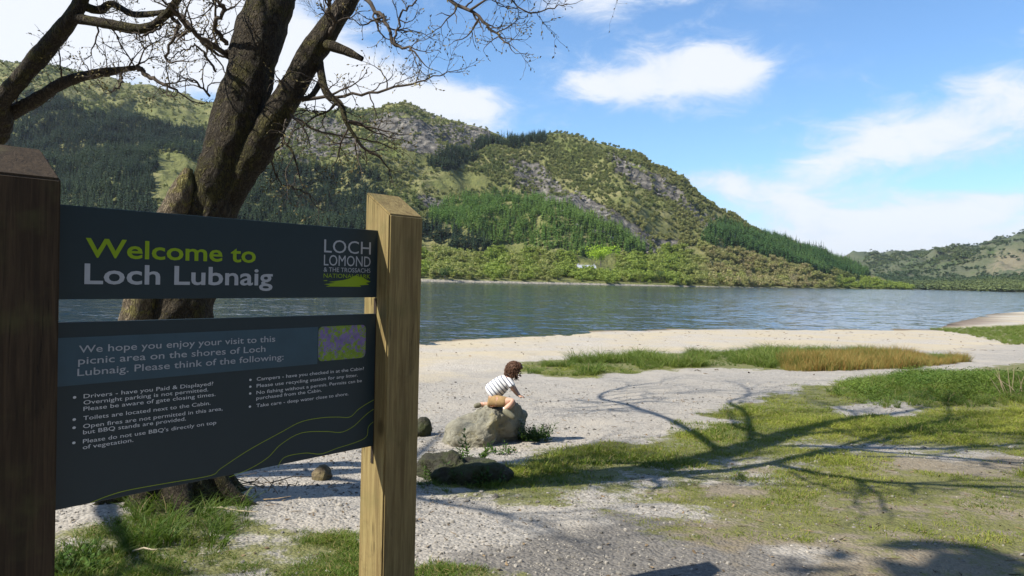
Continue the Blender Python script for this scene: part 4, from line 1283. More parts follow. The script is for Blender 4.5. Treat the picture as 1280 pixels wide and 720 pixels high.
    for pts, rd in (([P4[142, :3], (-2.6, 7.9, 5.3), (-3.4, 9.3, 5.8), (-4.2, 10.4, 6.2), (-4.0, 11.8, 6.6), (-3.3, 13.0, 6.9)], [.06, .052, .046, .038, .028, .012]),
                    ([P4[150, :3], (-1.9, 8.6, 5.9), (-2.2, 9.9, 6.4), (-1.8, 11.2, 6.8), (-1.9, 12.6, 7.2)], [.055, .046, .036, .026, .012]),
                    ([LP[80, :3], (0.2, 7.6, 5.6), (.9, 8.6, 6.2), (1.2, 9.8, 6.9), (2.0, 10.6, 7.4)], [.045, .04, .033, .025, .012]),
                    ([LP[76, :3], (-.9, 5.2, 4.4), (-.5, 4.8, 4.7), (.4, 4.5, 5.2), (1.3, 4.4, 5.7), (2.3, 4.2, 6.1)], [.05, .045, .04, .035, .028, .012]),
                    ([P4[150, :3], (-.6, 6.0, 6.2), (.5, 6.3, 6.9), (1.7, 6.6, 7.4), (2.8, 7.2, 7.7)], [.065, .055, .045, .035, .014]),
                    ([LP[88, :3], (.4, 5.6, 5.5), (1.4, 5.3, 6.1), (2.6, 5.4, 6.5), (3.7, 5.7, 6.8)], [.045, .04, .034, .026, .012])):
        t_, p4 = rough_tube(np.array(pts), rd, 60, 12, .07, int(r.integers(1000)))
        mesh_obj('limb', t_.mesh('limb'), root, [BARK]); c.shoots(p4, 14, 1.3, 2, .15, rad=.026, detail=.9); c.shoots(p4, 5, 2.0, 3, .3, rad=.034, detail=.75); c.grow(p4[-1, :3], p4[-1, :3] - p4[-5, :3], 1.0, .02, 2, detail=.8)
    c.grow(P4[-1, :3], (0, 0, 1), 1.3, .03, 2)
    c.grow(LP[-1, :3], (.5, 0, 1), 1.2, .016, 2)
    c.finish(root)


build_tree()


def build_left_tree():
    Y = 6.1
    root = empty('bare_tree', (0, 0, 0))
    tag(root, 'second mossy tree whose crooked limbs reach in from the left edge', 'tree')

    def L(pts): return np.array([at(x, y, Y + dz) for x, y, dz in pts])
    bx, by = -6.3, 5.0
    T, P4 = rough_tube([(bx, by, ground_z(bx, by) - .2), (bx + .02, by, .3), (bx + .05, by, 1.1), (bx + .08, by + .05, 1.9), (bx + .0, by, 2.7), (bx - .1, by - .1, 3.8), (bx - .2, by - .3, 5.2), (bx - .1, by - .5, 6.6), (bx + .1, by - .6, 8.2)],
                       [.38, .28, .25, .24, .2, .17, .13, .09, .03], 110, 30, .07, 31)
    mesh_obj('trunk', T.mesh('trunk'), root, [BARK])
    j0 = P4[48, :3]
    c = Crown(33)

    def limb(pts, rd, n=60):
        t_, p4 = rough_tube(pts, rd, n, 18, .08, int(c.r.integers(1000)))
        mesh_obj('limb', t_.mesh('limb'), root, [BARK]); return p4
    a = limb(np.vstack([j0, L([(-40, 170, 0), (0, 126, -.05), (40, 82, -.1), (72, 44, -.15), (92, 18, -.2), (102, -2, -.2), (118, -50, -.3), (150, -120, -.4), (200, -220, -.5), (240, -330, -.5)])]), [.12, .09, .078, .070, .066, .062, .055, .048, .04, .03, .015], 90)
    b = limb(np.vstack([j0 - [0, 0, .2], L([(-40, 182, .1), (0, 150, .1), (40, 128, .05), (80, 103, 0), (120, 92, -.05), (160, 86, -.1), (172, 84, -.12)])]), [.11, .078, .066, .056, .044, .034, .024, .018], 70)
    d = limb(L([(92, 22, -.2), (130, 29, -.25), (178, 36, -.3), (204, 22, -.35), (222, 0, -.4), (240, -30, -.45), (270, -80, -.5)]), [.042, .038, .036, .034, .028, .022, .012], 50)
    e = limb(L([(100, 6, -.2), (124, 13, -.1), (140, 5, -.05), (168, 18, -.1), (206, 15, -.3)]), [.034, .032, .026, .024, .02], 40)
    for pts, rd, k in (([(172, 84, -.12), (186, 95, -.15), (204, 105, -.2), (226, 117, -.2)], [.022, .017, .012, .006], 4),
                       ([(150, 88, -.1), (152, 104, -.15), (138, 116, -.2)], [.012, .008, .004], 4),
                       ([(213, 16, -.35), (224, 34, -.35), (216, 50, -.4), (208, 76, -.4), (232, 76, -.45)], [.016, .014, .011, .009, .004], 6),
                       ([(214, 14, -.35), (236, 30, -.4), (258, 58, -.4), (283, 72, -.35)], [.022, .018, .013, .008], 6),
                       ([(205, 30, -.3), (190, 40, -.35), (176, 44, -.4), (160, 40, -.4)], [.01, .008, .006, .003], 5)):
        p = c.along(L(pts), rd, 7, 20, .016); c.shoots(p, k, .3, 1, .2); c.grow(p[-1, :3], p[-1, :3] - p[-4, :3], .3, rd[-1], 1)
    c.shoots(b, 12, .42, 1, .25, rad=.008); c.shoots(a, 5, .5, 2, .2, rad=.009); c.shoots(d, 8, .4, 1, .1, rad=.008)
    r = c.r
    for j, dv, l, rd in ((62, (.3, -1, .35), 3.4, .08), (72, (-.8, .4, .5), 2.6, .06), (80, (.5, -.8, .5), 3.0, .06), (88, (-.3, .9, .6), 2.4, .05), (96, (.6, .2, .8), 2.2, .04), (102, (-.5, -.6, .8), 2.0, .035)):
        p = P4[j, :3]; n = 8; pts = [p]; dv = np.array(dv); dv = dv / np.linalg.norm(dv)
        for i in range(n):
            dv = dv + r.normal(0, .16, 3) + [0, 0, .02]; dv /= np.linalg.norm(dv); pts.append(pts[-1] + dv * l / n)
        p4 = limb(pts, np.linspace(rd, rd * .22, n + 1), 36)
        c.shoots(p4, 6, 1.0, 2, .25, rad=.025, detail=.8); c.grow(p4[-1, :3], dv, .8, p4[-1, 3], 2, detail=.8)
    c.grow(P4[-1, :3], (0, 0, 1), 1.0, .025, 2)
    c.finish(root)


build_left_tree()


def build_right_tree():
    """Tree beyond the right edge; the tips of its twigs reach into view."""
    x, y = 27.9, 38.0
    z = float(ground_z(x, y))
    root = empty('bare_tree', (x, y, z)); tag(root, 'thin twig tips of a tree reaching in above the far hill at the right edge', 'tree')
    T, P4 = rough_tube([(0, 0, -.2), (.05, 0, 1.5), (0, .05, 3.2), (-.1, 0, 5.0), (0, 0, 7.0)], [.2, .15, .12, .08, .02], 50, 12, .05, 77)
    mesh_obj('trunk', T.mesh('trunk'), root, [BARK])
    c = Crown(78)
    for k in range(9):
        j = 22 + 3 * k; a = c.r.uniform(0, 6.28)
        c.grow(P4[j, :3], (math.cos(a), math.sin(a), .4), 1.5, .03, 2, .06)
    c.grow(P4[33, :3], (-1, -.2, .05), 1.7, .03, 2, .03)
    c.finish(root)


build_right_tree()


# ------------------------------------------------------------------ the sign
def wood_mat(name, a, b_, c_):
    m, t, b = mat(name)
    tc = t.new('ShaderNodeTexCoord').outputs['Object']
    mp = t.new('ShaderNodeMapping', {'Vector': tc, 'Scale': (1, 1, .045)})
    g = t.noise(mp, 70, 5, .6, 1.2); g2 = t.noise(mp, 16, 4, .6, .5); n = t.noise(tc, 4, 4, .6)
    col = t.mix(t.step(g, .3, .7), a, b_)
    col = t.mix(t.m('MULTIPLY', t.step(g2, .5, .7), .6), col, c_)
    vk = t.new('ShaderNodeTexVoronoi', {'Vector': t.new('ShaderNodeMapping', {'Vector': tc, 'Scale': (1, 1, .55)}), 'Scale': 4.5})
    kn = t.m('SUBTRACT', 1.0, t.step(vk.outputs['Distance'], .05, .14))
    col = t.mix(t.m('MULTIPLY', kn, .7), col, tuple(q * .45 for q in c_))
    ck = t.noise(t.new('ShaderNodeMapping', {'Vector': tc, 'Scale': (1, 1, .03)}), 38, 3, .5, .8)
    crack = t.m('MULTIPLY', t.m('SUBTRACT', 1.0, t.step(t.m('ABSOLUTE', t.m('SUBTRACT', ck, .5)), .0, .012)), t.step(t.noise(tc, 2.5, 3, .5), .5, .6))
    col = t.mix(t.m('MULTIPLY', crack, .85), col, tuple(q * .25 for q in c_))
    col = t.mix(t.m('MULTIPLY', t.step(t.noise(tc, 7, 6, .75), .55, .75), .4), col, tuple(q * .6 for q in c_))
    col = t.mix(t.m('MULTIPLY', t.step(n, .48, .7), .35), col, (.10, .105, .035))
    t.put(b.inputs['Base Color'], col); b.inputs['Roughness'].default_value = .82
    t.put(b.inputs['Normal'], t.new('ShaderNodeBump', {'Strength': .8, 'Distance': .004, 'Height': t.m('SUBTRACT', t.m('ADD', g, t.m('MULTIPLY', n, .4)), crack)}))
    return m


def text_mesh(s, width, cap, bold=0.0, fit=True, spacing=1.0):
    """Lettering outline mesh in the xy plane, left bottom at 0, scaled to width x cap height."""
    cu = bpy.data.curves.new('lettering', 'FONT'); cu.body = s; cu.offset = bold; cu.resolution_u = 3; cu.space_character = spacing
    o = bpy.data.objects.new('lettering', cu); COL.objects.link(o)
    bpy.context.view_layer.update()
    me = bpy.data.meshes.new_from_object(o.evaluated_get(bpy.context.evaluated_depsgraph_get()))
    bpy.data.objects.remove(o); bpy.data.curves.remove(cu)
    V = np.array([v.co for v in me.vertices])[:, :2]; Fc = [tuple(p.vertices) for p in me.polygons]
    bpy.data.meshes.remove(me)
    V[:, 0] -= V[:, 0].min()
    sy = cap / .69
    sx = width / max(V[:, 0].max(), 1e-6)
    return np.column_stack([V[:, 0] * sx, V[:, 1] * sy]), Fc


def build_sign():
    d = np.array([.63, .776]); d /= np.linalg.norm(d); nrm = np.array([d[1], -d[0]])
    A = np.array([-1.548, 2.363]); Ls = 1.547; w = .17
    root = empty('welcome_sign', (A[0], A[1], float(ground_z(*A))))
    tag(root, 'dark blue two panel welcome sign between square wooden posts', 'sign')
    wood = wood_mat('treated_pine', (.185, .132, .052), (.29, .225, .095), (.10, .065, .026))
    wood_l = wood_mat('weathered_shaded_pine', (.030, .0195, .0105), (.060, .040, .022), (.019, .0125, .007))  # left post: aged wood, with the shade on its face darkening the colours
    g0 = root.location.copy()
    M = Matrix(((d[0], nrm[0], 0, 0), (d[1], nrm[1], 0, 0), (0, 0, 1, 0), (0, 0, 0, 1)))   # local x along the sign, y out of its face

    def place(o, parent, ox, oy, oz):
        o.parent = parent
        p = A + d * ox + nrm * oy
        W = Matrix.Translation((p[0], p[1], oz)) @ M
        o.matrix_parent_inverse = Matrix(); o.matrix_basis = (Matrix.Translation(g0) if parent is root else parent_world[parent.name]).inverted() @ W
        parent_world[o.name] = W
        return o
    parent_world = {}
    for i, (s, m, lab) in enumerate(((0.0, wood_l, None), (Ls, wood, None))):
        h = w / 2; hx = .105; lo = -.45; front, back = 1.875, 1.985
        bm = bmesh.new()
        nz = 24
        vs = [bm.verts.new(c) for c in ((-hx, -h, lo), (hx, -h, lo), (hx, h, lo), (-hx, h, lo), (-hx, -h, back), (hx, -h, back), (hx, h, front), (-hx, h, front))]
        for f in ((0, 1, 2, 3), (4, 7, 6, 5), (0, 4, 5, 1), (1, 5, 6, 2), (2, 6, 7, 3), (3, 7, 4, 0)): bm.faces.new([vs[k] for k in f])
        bmesh.ops.bevel(bm, geom=bm.edges[:], offset=.007, segments=2, affect='EDGES')
        bmesh.ops.recalc_face_normals(bm, faces=bm.faces[:])
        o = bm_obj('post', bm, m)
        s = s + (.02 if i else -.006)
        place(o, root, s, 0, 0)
        # the dark saw slot the panels sit in
        side = 1 if i == 0 else -1
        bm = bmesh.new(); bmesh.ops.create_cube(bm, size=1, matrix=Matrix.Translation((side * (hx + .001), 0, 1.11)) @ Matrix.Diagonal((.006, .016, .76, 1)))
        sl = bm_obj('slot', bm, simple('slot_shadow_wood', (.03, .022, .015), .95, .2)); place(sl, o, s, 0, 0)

    navy, t, b = mat('navy_panel')
    tc = t.new('ShaderNodeTexCoord').outputs['Object']
    t.put(b.inputs['Base Color'], t.mix(t.noise(tc, 3, 5, .7), (.0145, .0295, .039), (.0195, .036, .046))); b.inputs['Roughness'].default_value = .42
    white = simple('white_print', (.36, .39, .43), .5, .05); lime = simple('lime_print', (.22, .34, .010), .5, .05); slate = simple('slate_blue_print', (.038, .080, .112), .45, .08)
    x0, x1 = .08, Ls - .08
    T = .012

    def panel(z0, z1):
        bm = bmesh.new(); bmesh.ops.create_cube(bm, size=1, matrix=Matrix.Translation(((x0 + x1) / 2, 0, (z0 + z1) / 2)) @ Matrix.Diagonal((x1 - x0, T, z1 - z0, 1)))
        bmesh.ops.bevel(bm, geom=bm.edges[:], offset=.0015, segments=1, affect='EDGES')
        o = bm_obj('panel', bm, navy); place(o, root, 0, 0, 0); return o
    up_, lo_ = panel(1.495, 1.802), panel(.81, 1.42)

    def printed(name, V2, Fc, m, parent, lift=.0012):
        """Flat print on the panel face: V2 = (along, height)."""
        V = np.column_stack([V2[:, 0], np.full(len(V2), T / 2 + lift), V2[:, 1]])
        me = mesh_from(name, V, Fc); o = mesh_obj(name, me, None, [m]); place(o, parent, 0, 0, 0); return o

    def lines(name, items, m, parent, bold=0.0, lift=.0012):
        for s, x, z, wd, cap in items:
            V, Fc = text_mesh(s, wd, cap, bold); printed(name, V + [x, z], Fc, m, parent, lift)
    lines('welcome_lettering', [('Welcome to', .2036, 1.636, .632, .062)], lime, up_, .016)
    lines('place_lettering', [('Loch Lubnaig', .2015, 1.547, .712, .066)], white, up_, .016)
    lines('logo_lettering', [('LOCH', 1.163, 1.690, .258, .056), ('LOMOND', 1.163, 1.634, .258, .046), ('& THE TROSSACHS', 1.163, 1.607, .258, .019)], white, up_, .0)
    lines('logo_lettering', [('NATIONAL PARK', 1.163, 1.581, .258, .018)], lime, up_, .0)
    hillm = np.array([(1.175, 1.543), (1.20, 1.549), (1.165, 1.553), (1.225, 1.559), (1.19, 1.563), (1.27, 1.572), (1.305, 1.580), (1.325, 1.590), (1.34, 1.594), (1.355, 1.588), (1.375, 1.586), (1.40, 1.575), (1.425, 1.566), (1.395, 1.561), (1.415, 1.553), (1.36, 1.549), (1.37, 1.543)])
    printed('hill_mark', hillm, [tuple(range(len(hillm)))], lime, up_)
    printed('hill_mark', np.array([(1.163, 1.5665), (1.185, 1.5675), (1.18, 1.570), (1.165, 1.5695)]), [(0, 1, 2, 3)], lime, up_)
    # lower panel
    printed('heading_band', np.array([(x0 + .005, 1.212), (1.14, 1.212), (1.14, 1.370), (x0 + .005, 1.370)]), [(0, 1, 2, 3)], slate, lo_, .0008)
    pic, t, b = mat('bluebell_picture')
    tc = t.new('ShaderNodeTexCoord').outputs['Object']
    n1 = t.noise(tc, 42, 4, .7); n2 = t.noise(tc, 18, 3, .6); sep = t.new('ShaderNodeSeparateXYZ', {0: tc})
    green = t.mix(n1, (.05, .12, .012), (.30, .44, .04)); pur = t.mix(n1, (.06, .045, .16), (.30, .22, .52))
    band = t.m('ADD', t.step(t.m('ABSOLUTE', t.m('SUBTRACT', sep.outputs[2], 1.312)), .09, .0), t.m('MULTIPLY', t.m('SUBTRACT', t.noise(tc, 55, 5, .8), .5), 10.0))
    t.put(b.inputs['Base Color'], t.mix(t.step(band, .5, .9), green, pur)); b.inputs['Roughness'].default_value = .45
    px0, px1, pz0, pz1, rr = 1.142, 1.402, 1.222, 1.371, .022
    pts = []
    for cx, cz, a0 in ((px1 - rr, pz0 + rr, -90), (px1 - rr, pz1 - rr, 0), (px0 + rr, pz1 - rr, 90), (px0 + rr, pz0 + rr, 180)):
        for k in range(6): a = R(a0 + 18 * k); pts.append((cx + rr * math.cos(a), cz + rr * math.sin(a)))
    printed('flower_picture', np.array(pts), [tuple(range(len(pts)))], pic, lo_, .0014)
    lines('heading_lettering', [('We hope you enjoy your visit to this', .188, 1.318, .742, .024), ('picnic area on the shores of Loch', .186, 1.280, .700, .024), ('Lubnaig. Please think of the following:', .184, 1.242, .787, .024)], white, lo_, .004, .0022)
    soft = simple('small_print', (.60, .63, .66), .5, .03)
    left = [('Drivers - have you Paid & Displayed?', 1.166, .46, 1), ('Overnight parking is not permitted.', 1.145, .44, 0), ('Please be aware of gate closing times.', 1.124, .47, 0), ('Toilets are located next to the Cabin.', 1.093, .45, 1),
            ('Open fires are not permitted in this area,', 1.066, .50, 1), ('but BBQ stands are provided.', 1.046, .355, 0), ("Please do not use BBQ's directly on top", 1.016, .475, 1), ('of vegetation.', .996, .165, 0)]
    right = [('Campers - have you checked in at the Cabin?', 1.166, .545, 1), ('Please use recycling station for any litter.', 1.139, .51, 1), ('No fishing without a permit. Permits can be', 1.112, .535, 1), ('purchased from the Cabin.', 1.090, .315, 0), ('Take care - deep water close to shore.', 1.060, .46, 1)]
    items, dots = [], []
    for x, L_ in ((.205, left), (.85, right)):
        for s, z, wd, bul in L_:
            items.append((s, x, z, wd, .0135))
            if bul: dots.append((x - .028, z + .006))
    lines('notice_lettering', items, soft, lo_, .0005)
    for cx, cz in dots:
        printed('bullet_mark', np.array([(cx + .0055 * math.cos(a), cz + .0045 * math.sin(a)) for a in np.linspace(0, 6.283, 9)[:-1]]), [tuple(range(8))], soft, lo_)

    def sz(px, py):
        k = ray(px, py); dd = k[0]
        s = (A[1] * dd - A[0]) / (d[0] - d[1] * dd)
        return s, EYE[2] + k[2] * (A[1] + d[1] * s)
    for pl in ([(112, 628), (135, 619), (160, 612), (210, 603), (262, 594), (275, 585), (310, 562), (350, 540), (375, 527), (400, 522), (420, 521), (436, 521), (446, 512), (458, 504), (473, 496)],
               [(285, 596), (310, 586), (333, 572), (350, 555), (375, 541), (405, 539), (425, 540), (440, 533), (452, 522), (460, 515), (473, 507)],
               [(346, 583), (355, 571), (380, 566), (400, 567), (420, 560), (445, 552), (457, 545), (460, 532), (473, 522)]):
        P = spline([sz(*q) for q in pl], 60); tg = np.gradient(P, axis=0); tg /= np.linalg.norm(tg, axis=1)[:, None]; nn = np.column_stack([-tg[:, 1], tg[:, 0]]) * .0013
        V = np.concatenate([P - nn, P + nn]); V[:, 0] = np.minimum(V[:, 0], x1 - .002); Fc = [(i, i + 1, 60 + i + 1, 60 + i) for i in range(59)]
        printed('contour_line', V, Fc, simple('contour_print', (.26, .36, .03), .5, .05), lo_)


build_sign()


# ------------------------------------------------------------------ rocks
def star_rock(name, label, loc, blobs, seed, m, sub=5, rough=.05, cat='rock', yaw=0.0, cuts=()):
    """Boulder: the rounded hull of several ellipsoids seen from one centre, pitted with noise."""
    bm = bmesh.new(); bmesh.ops.create_icosphere(bm, subdivisions=sub, radius=1)
    D = np.array([v.co for v in bm.verts]); D /= np.linalg.norm(D, axis=1)[:, None]
    best = []
    for c, s in blobs:
        c, s = np.array(c, float), np.array(s, float); o = -c / s; dd = D / s
        a = (dd ** 2).sum(1); b_ = 2 * (dd @ o); cc = o @ o - 1
        q = b_ * b_ - 4 * a * cc; best.append(np.where(q > 0, (-b_ + np.sqrt(np.maximum(q, 0))) / (2 * a), 0.02))
    B = np.array(best); k = 14.0
    rad = np.log(np.exp(k * B).sum(0)) / k - math.log(len(blobs)) / k * .5
    for nv, dist in cuts:                       # broken faces
        nv = np.array(nv, float); nv /= np.linalg.norm(nv); dn = np.maximum(D @ nv, 1e-3); lim = dist / dn
        rad = -np.log(np.exp(-30 * rad) + np.exp(-30 * np.minimum(lim, 3))) / 30
    P = D * rad[:, None]
    nz = fbm(P[:, 0] * 2.2 + seed, P[:, 1] * 2.2, P[:, 2] * 2.2, oct=3, seed=seed) * rough * 1.1 + fbm(P[:, 0] * 9, P[:, 1] * 9, P[:, 2] * 9, oct=4, seed=seed + 3) * rough * .35
    P = P * (1 + nz / np.maximum(rad, .05))[:, None]
    for v, p in zip(bm.verts, P): v.co = p
    o = bm_obj(name, bm, m, None, True, loc); o.rotation_euler = (0, 0, yaw)
    tag(o, label, cat)
    return o, P


def rock_mat(name, dark, lightc, lichen, moss=.0):
    m, t, b = mat(name)
    tc = t.new('ShaderNodeTexCoord').outputs['Object']
    n1 = t.noise(tc, 3.0, 6, .65); n2 = t.noise(tc, 18, 6, .7); n3 = t.noise(tc, 60, 3, .7)
    col = t.mix(t.step(t.m('ADD', t.m('MULTIPLY', n1, .6), t.m('MULTIPLY', n2, .4)), .35, .65), dark, lightc)
    col = t.mix(t.m('MULTIPLY', t.step(t.noise(tc, 2.1, 5, .7), .52, .64), .75), col, lichen)
    if moss:
        col = t.mix(t.m('MULTIPLY', t.step(t.noise(tc, 5.0, 5, .7), .42, .58), moss), col, (.045, .055, .016))
    col = t.mix(t.m('MULTIPLY', t.step(n3, .6, .75), .4), col, tuple(q * .5 for q in dark))
    t.put(b.inputs['Base Color'], col); b.inputs['Roughness'].default_value = .9
    t.put(b.inputs['Normal'], t.new('ShaderNodeBump', {'Strength': .9, 'Distance': .045, 'Height': t.m('ADD', n2, t.m('MULTIPLY', n3, .5))}))
    return m


BY = 8.75
bc = at(612, 533, BY)


def build_rocks():
    rm = rock_mat('boulder_stone', (.21, .195, .145), (.37, .35, .27), (.33, .275, .12))
    star_rock('boulder', 'large rounded grey boulder with the child climbing on it', tuple(bc),
              [((-.14, 0, -.10), (.40, .38, .25)), ((.10, .05, .0), (.36, .40, .29)), ((.30, .12, .02), (.22, .36, .27)), ((.0, .0, -.2), (.48, .40, .2))], 4, rm, 6, .085, cuts=[((.80, -.60, -.12), .20)])
    dm = rock_mat('shaded_mossy_stone', (.03, .029, .02), (.075, .07, .05), (.05, .05, .024), .8)  # mossy stone, its colours darkened for the tree shadow crossing it
    p = on_ground(563, 604)
    star_rock('rock', 'low dark mossy rock in front of the boulder, overgrown with weeds', (p[0], p[1] + .15, p[2] + .07), [((-.13, 0, 0), (.25, .2, .15)), ((.16, .03, -.03), (.26, .2, .11))], 6, dm, 6, .13, cuts=[((-.5, -.8, .2), .17), ((.1, -.2, 1), .115), ((.3, -.9, .1), .18)])
    p = on_ground(528, 546)
    star_rock('rock', 'dark upright stone half hidden behind the right signpost', (p[0] - .02, p[1] + .1, p[2] + .07), [((0, 0, 0), (.12, .12, .16)), ((-.05, 0, -.02), (.15, .12, .1))], 8, dm, 4, .05)
    p = on_ground(405, 599)
    sm = rock_mat('brown_stone', (.12, .09, .05), (.26, .20, .12), (.22, .17, .08), .3)
    star_rock('rock', 'small brown stone lying on the gravel left of the right signpost', (p[0], p[1], p[2] + .03), [((0, 0, 0), (.10, .08, .06)), ((.03, 0, .0), (.07, .07, .05))], 9, sm, 4, .08)
    wm = simple('grey_stone', (.20, .185, .16), .85, .2, 9)
    p = on_ground(620, 590)
    star_rock('pebble', 'little grey upright stone between the mossy rock and boulder', (p[0], p[1], p[2] + .012), [((0, 0, 0), (.028, .022, .034)), ((.008, 0, 0), (.02, .015, .016))], 620, wm, 3, .01, 'pebble')


build_rocks()


def leaf_geo(V, Q, p, d, side, s, droop=.3):
    """One folded pointed leaf of four faces."""
    n = np.cross(d, side); st = len(V)
    V += [p, p + d * s * .35 + side * s * .26 + n * .05 * s, p + d * s * .75 + side * s * .17 - n * droop * s * .3, p + d * s - n * droop * s * .7, p + d * s * .75 - side * s * .17 - n * droop * s * .3, p + d * s * .35 - side * s * .26 + n * .05 * s, p + d * s * .4 - n * .06 * s]
    Q += [(st, st + 1, st + 6), (st + 1, st + 2, st + 6), (st + 2, st + 3, st + 6), (st + 3, st + 4, st + 6), (st + 4, st + 5, st + 6), (st + 5, st, st + 6)]


def weed(label, px, py, n, h, spread, leaf, seed, lm, dy=0.0):
    p = on_ground(px, py); p[1] += dy; p[2] = ground_z(p[0], p[1])
    root = empty('leafy_weed', tuple(p)); tag(root, label, 'weed')
    r = np.random.default_rng(seed); T = Tubes(); V, Q = [], []
    for i in range(n):
        a = r.uniform(0, 6.28); rad = spread * math.sqrt(r.uniform()); b = np.array([math.cos(a) * rad, math.sin(a) * rad * .7, -.02]); hh = h * r.uniform(.45, 1)
        tip = b + np.array([math.cos(a) * .25 * hh, math.sin(a) * .25 * hh, hh]) + r.normal(0, .03, 3)
        T.add([b, (b + tip) / 2 + r.normal(0, .01, 3), tip], [.004, .003, .0015], 4)
        k = max(4, int(hh / .035))
        for j in range(k):
            f = .2 + .8 * j / k; q = b + (tip - b) * f
            for sg in (0, math.pi):
                aa = j * 1.57 + sg + r.normal(0, .3); d = np.array([math.cos(aa), math.sin(aa), r.uniform(-.1, .4)]); d /= np.linalg.norm(d)
                sd = np.cross(d, [0, 0, 1]); sd /= np.linalg.norm(sd)
                leaf_geo(V, Q, q, d, sd, leaf * r.uniform(.6, 1.15) * (1.1 - .5 * f), r.uniform(.2, .7))
    mesh_obj('stems', T.mesh('stems'), root, [lm])
    mesh_obj('leaves', mesh_from('leaves', V, Q), root, [lm])


def build_weeds():
    lm = foliage_mat('nettle_leaves', (.035, .075, .016), (.06, .11, .025), .25, where='OBJECT')
    lm2 = foliage_mat('young_leaves', (.06, .12, .02), (.09, .15, .03), .3, where='OBJECT')
    weed('nettles growing over the right end of the low mossy rock', 595, 602, 44, .20, .24, .06, 1, lm)
    weed('taller leafy weed standing against the left face of the boulder', 588, 588, 9, .40, .10, .075, 2, lm2)
    weed('creeping leafy weeds spilling over the low mossy rock', 560, 600, 60, .14, .30, .05, 3, lm, .14)
    weed('dense leafy clump at the right foot of the boulder', 668, 552, 30, .26, .17, .06, 4, lm, .05)
    weed('low leaves under the front edge of the boulder', 628, 566, 16, .12, .18, .05, 5, lm)
    weed('broad leaved weeds in the grass at the foot of the left post', 88, 705, 34, .12, .22, .055, 6, lm2)
    # dead stems on the bank at the right edge
    p = on_ground(1272, 492)
    root = empty('dead_stems', tuple(p)); tag(root, 'tall dry dead stems on the green bank at the right edge', 'plant')
    T = Tubes(); r = np.random.default_rng(9)
    for i in range(11):
        b = np.array([r.normal(0, .18), r.normal(0, .15), -.02]); t_ = b + np.array([r.normal(0, .12), r.normal(0, .1), r.uniform(.25, .55)])
        T.add([b, (b + t_) / 2 + r.normal(0, .02, 3), t_], [.008, .006, .003], 4)
    mesh_obj('stems', T.mesh('stems'), root, [simple('dry_stem', (.34, .27, .17), .9, .2, 10)])
    # dead twigs at the foot of the tree
    p = on_ground(300, 618)
    root = empty('brushwood', tuple(p)); tag(root, 'tangle of dry dead twigs at the foot of the mossy tree', 'twigs')
    T = Tubes(); r = np.random.default_rng(19)
    for i in range(46):
        b = np.array([r.normal(-.1, .28), r.normal(0, .16), r.uniform(0, .05)]); dv = np.array([r.normal(.2, .5), r.normal(-.1, .3), r.uniform(.02, .45)]); l = r.uniform(.15, .5)
        T.add([b, b + dv * l * .5 + r.normal(0, .015, 3), b + dv * l], [.005, .004, .0015], 4)
    mesh_obj('twigs', T.mesh('twigs'), root, [simple('dead_twig', (.22, .16, .10), .9, .35, 14)])
    # loose sticks
    for px, py, l, a, lab in ((184, 693, .085, .1, 'short pale dry stick lying in the grass below the lower panel'), (285, 642, .22, -.2, 'thin pale twig lying on the gravel by the tree foot')):
        q = on_ground(px, py); T = Tubes()
        T.add([(-l, 0, .02), (-l * .3, .01, .035), (l * .4, -.01, .03), (l, .02, .025)], [.006, .007, .006, .003], 6)
        o = mesh_obj('stick', T.mesh('stick'), None, [simple('pale_stick', (.48, .40, .28), .9, .15, 20)]); o.location = q; o.rotation_euler = (0, 0, a); tag(o, lab, 'stick')


build_weeds()


# ------------------------------------------------------------------ the child on the boulder
def skin_obj(name, joints, edges, parent, m, sub=2, root=0):
    """Grows one continuous surface over a jointed skeleton; joints: (position, radius)."""
    me = bpy.data.meshes.new(name); me.from_pydata([tuple(j[0]) for j in joints], edges, [])
    o = bpy.data.objects.new(name, me); COL.objects.link(o)
    md = o.modifiers.new('skin', 'SKIN'); md.use_smooth_shade = True
    sv = me.skin_vertices[0].data
    for i, j in enumerate(joints):
        rr = j[1] if isinstance(j[1], tuple) else (j[1], j[1]); sv[i].radius = rr; sv[i].use_root = (i == root)
    sb = o.modifiers.new('sub', 'SUBSURF'); sb.levels = sub; sb.render_levels = sub
    bpy.context.view_layer.update()
    m2 = bpy.data.meshes.new_from_object(o.evaluated_get(bpy.context.evaluated_depsgraph_get()))
    bpy.data.objects.remove(o); bpy.data.meshes.remove(me)
    m2.name = name; m2.polygons.foreach_set('use_smooth', np.ones(len(m2.polygons), bool))
    return mesh_obj(name, m2, parent, [m])


def chain(n, start=0):
    return [(start + i, start + i + 1) for i in range(n - 1)]


